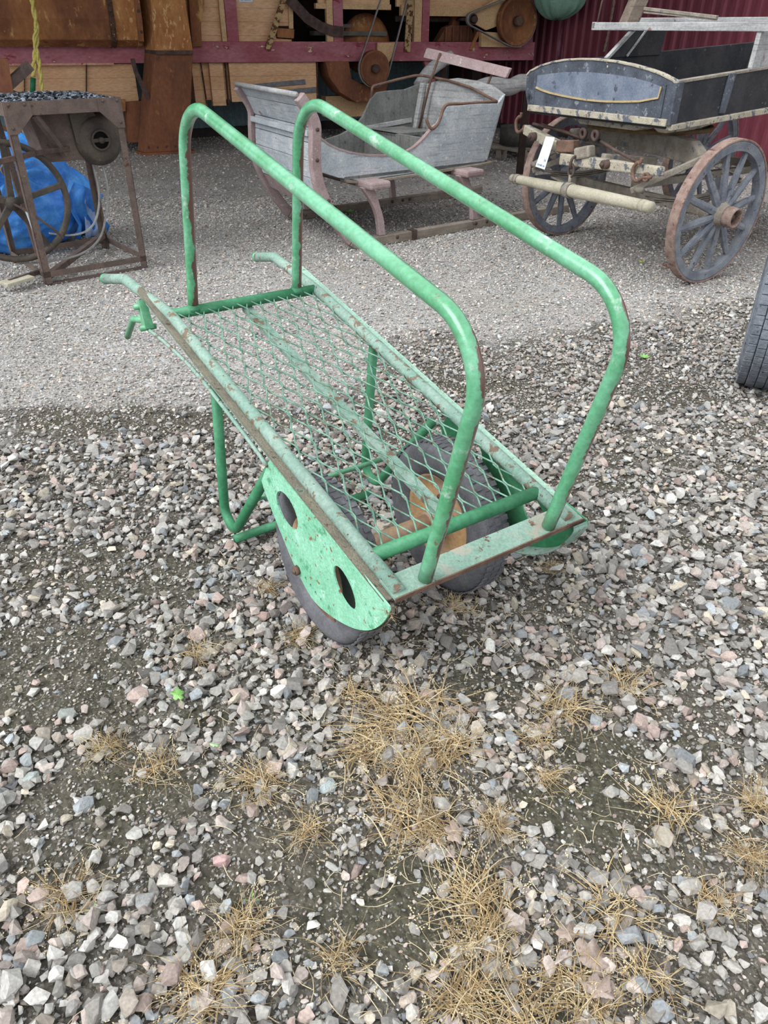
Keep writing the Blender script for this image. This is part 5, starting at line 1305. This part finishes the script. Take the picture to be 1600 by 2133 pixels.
# ================================================================ gravel
def gravel():
    def region(n, y0, y1):
        # sample the ground inside a wide wedge in front of the viewpoint
        y = rng.uniform(y0, y1, n * 3); x = rng.uniform(-1, 1, n * 3) * (.85 + .62 * y1)
        k = np.abs(x) < (.85 + .56 * y)
        x, y = x[k][:n], y[k][:n]
        return x, y
    P_, S_, = [], []
    # coarse crushed stone
    x, y = region(82000, .05, 4.8)
    co, so, mo = zones(x, y)
    dens = co * np.clip(1.05 - .9 * so, .08, 1)
    k = rng.uniform(0, 1, len(x)) < dens
    x, y, so = x[k], y[k], so[k]
    s = np.clip(np.exp(rng.normal(np.log(.0130), .38, len(x))), .005, .030)
    s *= np.where(y > 2.9, .78, 1.0)
    s *= 1 + .25 * (fbm(x, y, 1.1, 77) - .5)
    s *= np.where(so > .5, .8, 1)
    z = gheight(x, y) + s * rng.uniform(.15, .95, len(x))
    P_.append(np.stack([x, y, z], 1)); S_.append(s)
    # grit between the stones
    x, y = region(76000, .05, 3.8)
    co, so, mo = zones(x, y)
    k = rng.uniform(0, 1, len(x)) < np.clip(.3 + co - .5 * so, .3, 1)
    x, y = x[k], y[k]; s = rng.uniform(.0026, .0062, len(x))
    P_.append(np.stack([x, y, gheight(x, y) + s * .3], 1)); S_.append(s)
    P1, S1 = np.concatenate(P_), np.concatenate(S_)
    scatter('coarse_gravel', P1, S1, stone_cols(len(S1)), STONE, rng, label='coarse crushed grey and pink gravel covering the near yard', category='gravel', kind='stuff')
    # fine gravel further back
    x, y = region(130000, 2.3, 7.5)
    co, so, mo = zones(x, y)
    k = rng.uniform(0, 1, len(x)) < np.clip(1 - co, .15, 1) * np.clip(.45 + 1.5 * (fbm(x, y, 1.3, 91) - .2), .35, 1)
    x, y = x[k], y[k]
    s = np.clip(np.exp(rng.normal(np.log(.0068), .34, len(x))), .003, .017) * (1 + .06 * (y - 3))
    P2 = np.stack([x, y, s * rng.uniform(.1, .5, len(x))], 1)
    c = stone_cols(len(s)); c[:, :3] = np.clip(c[:, :3] * 1.12 + .03, 0, 1)
    x3, y3 = region(26000, 7.0, 13.2); s3 = rng.uniform(.009, .02, len(x3))
    P3 = np.stack([x3, y3, s3 * .2], 1); c3 = stone_cols(len(s3)); c3[:, :3] *= 1.05
    scatter('fine_gravel', np.concatenate([P2, P3]), np.concatenate([s, s3]), np.concatenate([c, c3]), STONE, rng, label='fine compacted pale grey gravel over the back of the yard', category='gravel', kind='stuff')
gravel()

# single larger stones
def stone(p, size, colr, label, seed, flat=.55, rot=0.0):
    rnd = random.Random(seed); tv, tf = rock_templates(1, 18, seed)[0]
    mb = MB(); M_ = Matrix.Rotation(rot, 3, 'Z')
    z0 = float(gheight(np.array([p[0]]), np.array([p[1]]))[0])
    c = Vector((p[0], p[1], z0 + size * flat * .55))
    mb.add([c + M_ @ Vector((a[0] * size, a[1] * size * .75, a[2] * size * flat)) for a in tv], [tuple(int(i) for i in f) for f in tf])
    return mb.build('stone', mat('stone_' + label.split()[0] + str(seed), colr, tuple(int(x * .85) for x in colr), 30, [], rough=.85, bump=.5, bscale=200), None, bevel=.0015, label=label, category='stone')
for a in (
    ((-0.114, 1.008, 0), .030, (168, 178, 178), 'large flat blue-grey stone right of centre near the straw tufts', 3, .4, .5),
    ((0.219, 1.379, 0), .026, (150, 150, 142), 'flat grey angular stone lying just in front of the cart wheels', 4, .45, .9),
    ((-0.751, 1.568, 0), .034, (176, 168, 158), 'big pale stone on the left, well clear of the cart leg', 5, .6, .2),
    ((-0.611, 0.950, 0), .026, (158, 162, 164), 'large rounded grey stone on bare soil at lower left', 6, .7, .7),
    ((-0.748, 1.013, 0), .026, (164, 172, 168), 'long greenish-grey stone near the left edge on the soil', 7, .6, 1.0),
    ((-0.431, 0.751, 0), .026, (150, 150, 148), 'tall grey pebble at the bottom left of the gravel', 8, .8, 1.3),
    ((-0.400, 0.787, 0), .024, (196, 190, 180), 'pale cream-white stone left of the dark bare patch', 9, .7, .1),
    ((-0.309, 0.832, 0), .022, (186, 156, 152), 'pink rounded stone at the edge of the dark bare soil', 10, .7, .1),
    ((-0.737, 1.192, 0), .028, (150, 154, 148), 'green-grey triangular stone left of the green leaf', 11, .5, .1),
    ((0.500, 1.176, 0), .024, (190, 166, 158), 'pinkish sharp stone at right beside the bare mossy patch', 12, .6, .4),
    ((-0.332, 1.543, 0), .026, (172, 150, 140), 'brownish stone beside dry grass left of the cart wheel', 13, .6, .4),
    ((0.047, 0.593, 0), .02, (188, 174, 160), 'tan stone among the straw at the bottom centre', 14, .6, .4)):
    stone(*a)

# ---------------------------------------------------------------- dry grass
def tuft_mesh(seed, n, R, hgt, green=0.0):
    rnd = random.Random(seed); vs, fs, mi = [], [], []
    for i in range(n):
        a = rnd.uniform(0, 2 * PI); L_ = R * rnd.choice((.4, .6, .8, 1.0, 1.25)) * rnd.uniform(.6, 1.1); lift = hgt * rnd.uniform(.1, .9)
        bend = rnd.uniform(-1.6, 1.6); w = rnd.uniform(.0006, .0015)
        x0, y0 = rnd.gauss(0, R * .26), rnd.gauss(0, R * .26)
        k0 = len(vs); seg = 5; dx, dy = math.cos(a), math.sin(a)
        for s_ in range(seg + 1):
            t = s_ / seg
            px = x0 + dx * L_ * t - dy * bend * L_ * t * t * .5; py = y0 + dy * L_ * t + dx * bend * L_ * t * t * .5
            pz = lift * math.sin(t * PI * .8) + .004 + .003 * (1 - t)
            ww = w * (1.15 - t)
            vs += [(px - dy * ww, py + dx * ww, pz), (px + dy * ww, py - dx * ww, pz), (px, py, pz + ww * 1.2)]
        m_ = rnd.choices((0, 1, 2, 3), (4, 3, 3, 2))[0]
        for s_ in range(seg):
            q = k0 + s_ * 3
            for e_ in ((0, 1), (1, 2), (2, 0)):
                fs.append((q + e_[0], q + e_[1], q + 3 + e_[1], q + 3 + e_[0])); mi.append(m_)
        if rnd.random() < .3:  # seed head
            tip = Vector(vs[-1]); d = Vector((dx, dy, .1))
            for j in range(7):
                p = tip - d * (.004 * j); o_ = Vector((rnd.gauss(0, .0022), rnd.gauss(0, .0022), rnd.uniform(0, .003)))
                q = len(vs); l_ = .0045
                vs += [tuple(p + o_), tuple(p + o_ + d * l_ + Vector((0, 0, .001))), tuple(p + o_ + Vector((-dy, dx, 0)) * .0014 + d * l_ * .5), tuple(p + o_ - Vector((-dy, dx, 0)) * .0014 + d * l_ * .5 + Vector((0, 0, .0008)))]
                fs += [(q, q + 2, q + 1), (q, q + 1, q + 3)]; mi += [2, 2]
    me = bpy.data.meshes.new('dry_grass_tuft'); me.from_pydata(vs, [], fs)
    for m_ in STRAWS: me.materials.append(m_)
    me.polygons.foreach_set('material_index', mi); me.update()
    return me
TM = [tuft_mesh(i, (90, 130, 150, 75)[i % 4], 1.0 * .1, .035) for i in range(6)] + [tuft_mesh(20 + i, 26, .1, .03) for i in range(3)]
def tuft(p, size, label, k, rot, group=None):
    z0 = float(gheight(np.array([p[0]]), np.array([p[1]]))[0])
    o = bpy.data.objects.new('dry_grass_tuft', TM[k]); COL.objects.link(o)
    o.location = (p[0], p[1], z0 + .006); o.scale = (size * 10, size * 10, max(.8, size * 9)); o.rotation_euler = (0, 0, rot)
    tag(o, label, 'grass', group)
BIG = [
    ((0.095, 1.215, 0), .13, 'broad golden dry grass patch straight in front of the cart'),
    ((0.004, 1.185, 0), .11, 'dense straw-coloured tuft left of the broad golden patch in front of the cart'),
    ((-0.028, 1.102, 0), .10, 'golden dry tuft below the dense tuft, centre of the yard'),
    ((0.067, 1.039, 0), .10, 'pale dry tuft in the middle of the straw band'),
    ((0.045, 0.934, 0), .12, 'thick golden tuft left of the curled brown leaf'),
    ((0.102, 0.902, 0), .08, 'dry tuft touching the curled brown leaf'),
    ((0.416, 0.731, 0), .10, 'large radiating straw tuft at the lower right'),
    ((0.184, 0.765, 0), .10, 'upright golden tuft left of the large radiating tuft'),
    ((0.185, 0.687, 0), .09, 'matted straw tuft below the upright golden tuft'),
    ((0.585, 0.950, 0), .10, 'reddish-gold tuft on the right edge of the mossy patch'),
    ((0.610, 0.760, 0), .07, 'thin star-shaped tuft in stones near the right edge'),
    ((0.784, 0.963, 0), .07, 'sparse tuft at the right border of the picture'),
    ((0.595, 1.305, 0), .09, 'dry tuft with reddish stems at right, among stones'),
    ((0.425, 1.219, 0), .09, 'flattened golden tuft right of the centre straw band'),
    ((0.229, 0.914, 0), .06, 'small radiating tuft right of the curled brown leaf'),
    ((0.361, 1.024, 0), .06, 'small tuft with two tall seed stalks at centre right'),
    ((0.318, 0.632, 0), .09, 'bottom straw tuft with dead leaves around it'),
    ((0.135, 0.594, 0), .09, 'straw tuft at the bottom edge, centre'),
    ((0.447, 0.626, 0), .08, 'long-stalked tuft at the bottom right'),
    ((0.228, 0.580, 0), .09, 'dense golden tuft at the very bottom right of centre'),
    ((-0.262, 1.012, 0), .08, 'straw tuft between two bare soil patches, left of centre'),
    ((-0.148, 0.889, 0), .07, 'golden tuft above the dark crumbly soil'),
    ((-0.482, 1.034, 0), .08, 'grey withered tuft on dark soil at left'),
    ((-0.576, 0.749, 0), .08, 'pale spiky tuft at the lower left'),
    ((-0.477, 1.393, 0), .07, 'thin straw stalks by the left gravel, left of the cart wheel'),
    ((-0.242, 0.700, 0), .07, 'pale sprawling tuft at the bottom, left of centre'),
    ((-0.289, 0.598, 0), .09, 'brown matted tuft at the bottom left of centre'),
    ((0.203, 1.590, 0), .07, 'dry grass under the front end of the cart'),
    ((0.502, 1.758, 0), .05, 'small brown dead weed right of the cart front'),
    ((-0.328, 1.657, 0), .05, 'few pale stalks beside the left cart wheel'),
    ((-0.068, 0.653, 0), .06, 'straw tuft left of the bottom edge centre'),
    ((-0.225, 1.459, 0), .06, 'pale stalks in front of the left cart wheel'),
    ((0.144, 1.104, 0), .10, 'golden tuft in the right half of the straw band'),
    ((-0.066, 1.259, 0), .08, 'dry tuft at the upper left end of the straw band'),
    ((0.353, 1.133, 0), .07, 'thin straggly tuft right of the straw band'),
    ((0.716, 0.846, 0), .06, 'faded straw wisps near the right border'),
    ((0.344, 0.567, 0), .08, 'straw tuft cut by the bottom edge at right'),
    ((-0.606, 1.096, 0), .06, 'fine grey stalks on the bare soil at left'),
]
for i, (p, s_, lb_) in enumerate(BIG):
    tuft(p, s_, lb_, i % 6, i * 1.7)
def straw_litter():
    rnd = random.Random(4); vs, fs = [], []
    for i in range(620):
        x_, y_ = rnd.gauss(.12, .26), rnd.uniform(.55, 1.9)
        if rnd.random() < .25: x_ = rnd.uniform(-.6, .7)
        z_ = float(gheight(np.array([x_]), np.array([y_]))[0]) + rnd.uniform(.008, .02)
        a = rnd.uniform(0, 2 * PI); L_ = rnd.uniform(.015, .07); bd = rnd.uniform(-.8, .8); w = rnd.uniform(.0004, .0009); k = len(vs)
        for j in range(5):
            t = j / 4 - .5
            px = x_ + math.cos(a) * L_ * t - math.sin(a) * bd * L_ * t * t; py = y_ + math.sin(a) * L_ * t + math.cos(a) * bd * L_ * t * t
            zz = z_ + .004 * math.sin(j * 1.3 + i)
            vs += [(px - math.sin(a) * w, py + math.cos(a) * w, zz), (px + math.sin(a) * w, py - math.cos(a) * w, zz), (px, py, zz + w)]
        for j in range(4):
            q = k + 3 * j
            fs += [(q, q + 1, q + 4, q + 3), (q + 1, q + 2, q + 5, q + 4), (q + 2, q, q + 3, q + 5)]
    me = bpy.data.meshes.new('straw_litter'); me.from_pydata(vs, [], fs); me.materials.append(STRAWS[2]); me.update()
    o = bpy.data.objects.new('straw_litter', me); COL.objects.link(o)
    tag(o, 'loose dry straw stalks littered over the gravel in front of the cart', 'straw', kind='stuff')
straw_litter()
tuft(tuple(Q(1.215, -.27, 0)), .035, 'tangle of dry debris stuck to the front left corner of the cart', 6, .4)
bpy.context.scene.collection.objects[-1].location = Q(1.215, -.275, -.03)
# ---------------------------------------------------------------- leaves
def leaf(p, size, m_, label, rot, curl=.25, lobes=5):
    vs = [Vector((0, 0, 0))]; n = 40; z0 = float(gheight(np.array([p[0]]), np.array([p[1]]))[0]) + .022
    for i in range(n):
        t = 2 * PI * i / n; r = size * (.68 + .13 * math.cos(t * lobes + .6 * math.sin(2 * t)) + .06 * math.sin(t * 9 + rot * 5) + .04 * math.sin(t * 17))
        x_, y_ = r * math.cos(t) * .8, r * math.sin(t)
        vs.append(Vector((x_, y_, curl * (x_ * x_ + .3 * y_ * y_) / size + .08 * size * math.sin(3 * t))))
    M_ = Matrix.Rotation(rot, 3, 'Z') @ Matrix.Rotation(.25, 3, 'X')
    mb = MB(); mb.add([Vector((p[0], p[1], z0)) + M_ @ v for v in vs], [(0, i + 1, (i + 1) % n + 1) for i in range(n)], True)
    o = mb.build('leaf', m_, None, label=label, category='leaf'); s_ = o.modifiers.new('s', 'SOLIDIFY'); s_.thickness = .0008
    k = MB(); c = Vector((p[0], p[1], z0)); d = M_ @ Vector((0, -1, 0)); MW[o.name] = Matrix.Translation(o.location)
    k.tube([c + Vector((0, 0, .001)), c + d * size * .9 + Vector((0, 0, .0)), c + d * size * 1.3 + Vector((0, 0, .003))], .0009, 5); k.build('stalk', m_, o)
for a in (((-0.489, 1.246, 0), .024, LEAFG, 'fresh green leaf on the gravel at left', .6),
          ((-0.371, 1.099, 0), .015, LEAFP, 'small pale green leaf, below the larger green leaf', 2.0),
          ((0.143, 0.886, 0), .030, LEAFB, 'curled pinkish-brown leaf beside the straw band', .3, .8),
          ((0.366, 0.656, 0), .045, LEAFB, 'large dead brown leaf under the lower right straw tuft', 1.2),
          ((0.331, 0.697, 0), .03, LEAFB, 'brown leaf left of the large dead leaf', 2.2),
          ((0.364, 0.603, 0), .035, LEAFB, 'folded dead leaf at the bottom right', 4.2, .9),
          ((0.131, 0.840, 0), .02, LEAFB, 'small brown leaf below the curled pinkish leaf', 4.2, .9),
          ((1.882, 5.101, 0), .04, LEAFR, 'reddish dead leaf beside the front wagon wheel', 1.2, .6),
          ((1.754, 5.231, 0), .028, LEAFY, 'small yellow-green leaf on the gravel, left of the reddish leaf', .2)):
    leaf(*a)
def weed(p, label, s_=.03, n=9):
    k = MB(); c = Vector((p[0], p[1], .004))
    for i in range(n):
        a = 2 * PI * i / n; d = Vector((math.cos(a), math.sin(a), .5)) * s_; sd_ = Vector((-math.sin(a), math.cos(a), 0)) * s_ * (.3 if n > 5 else .07)
        k.add([c, c + d * .5 + sd_, c + d, c + d * .5 - sd_], [(0, 1, 2, 3)])
    k.build('weed', LEAFG, None, label=label, category='weed')
weed((1.269, 3.470, 0), 'tiny green weed in the gravel right of the cart'); weed((-0.322, 6.810, 0), 'small green weed beneath the sleigh', .06)
weed((-0.237, 0.752, 0), 'thin green sprout among stones at bottom left', .018, 4); weed((-0.521, 0.728, 0), 'green blades at the pale spiky tuft, lower left', .018, 4)
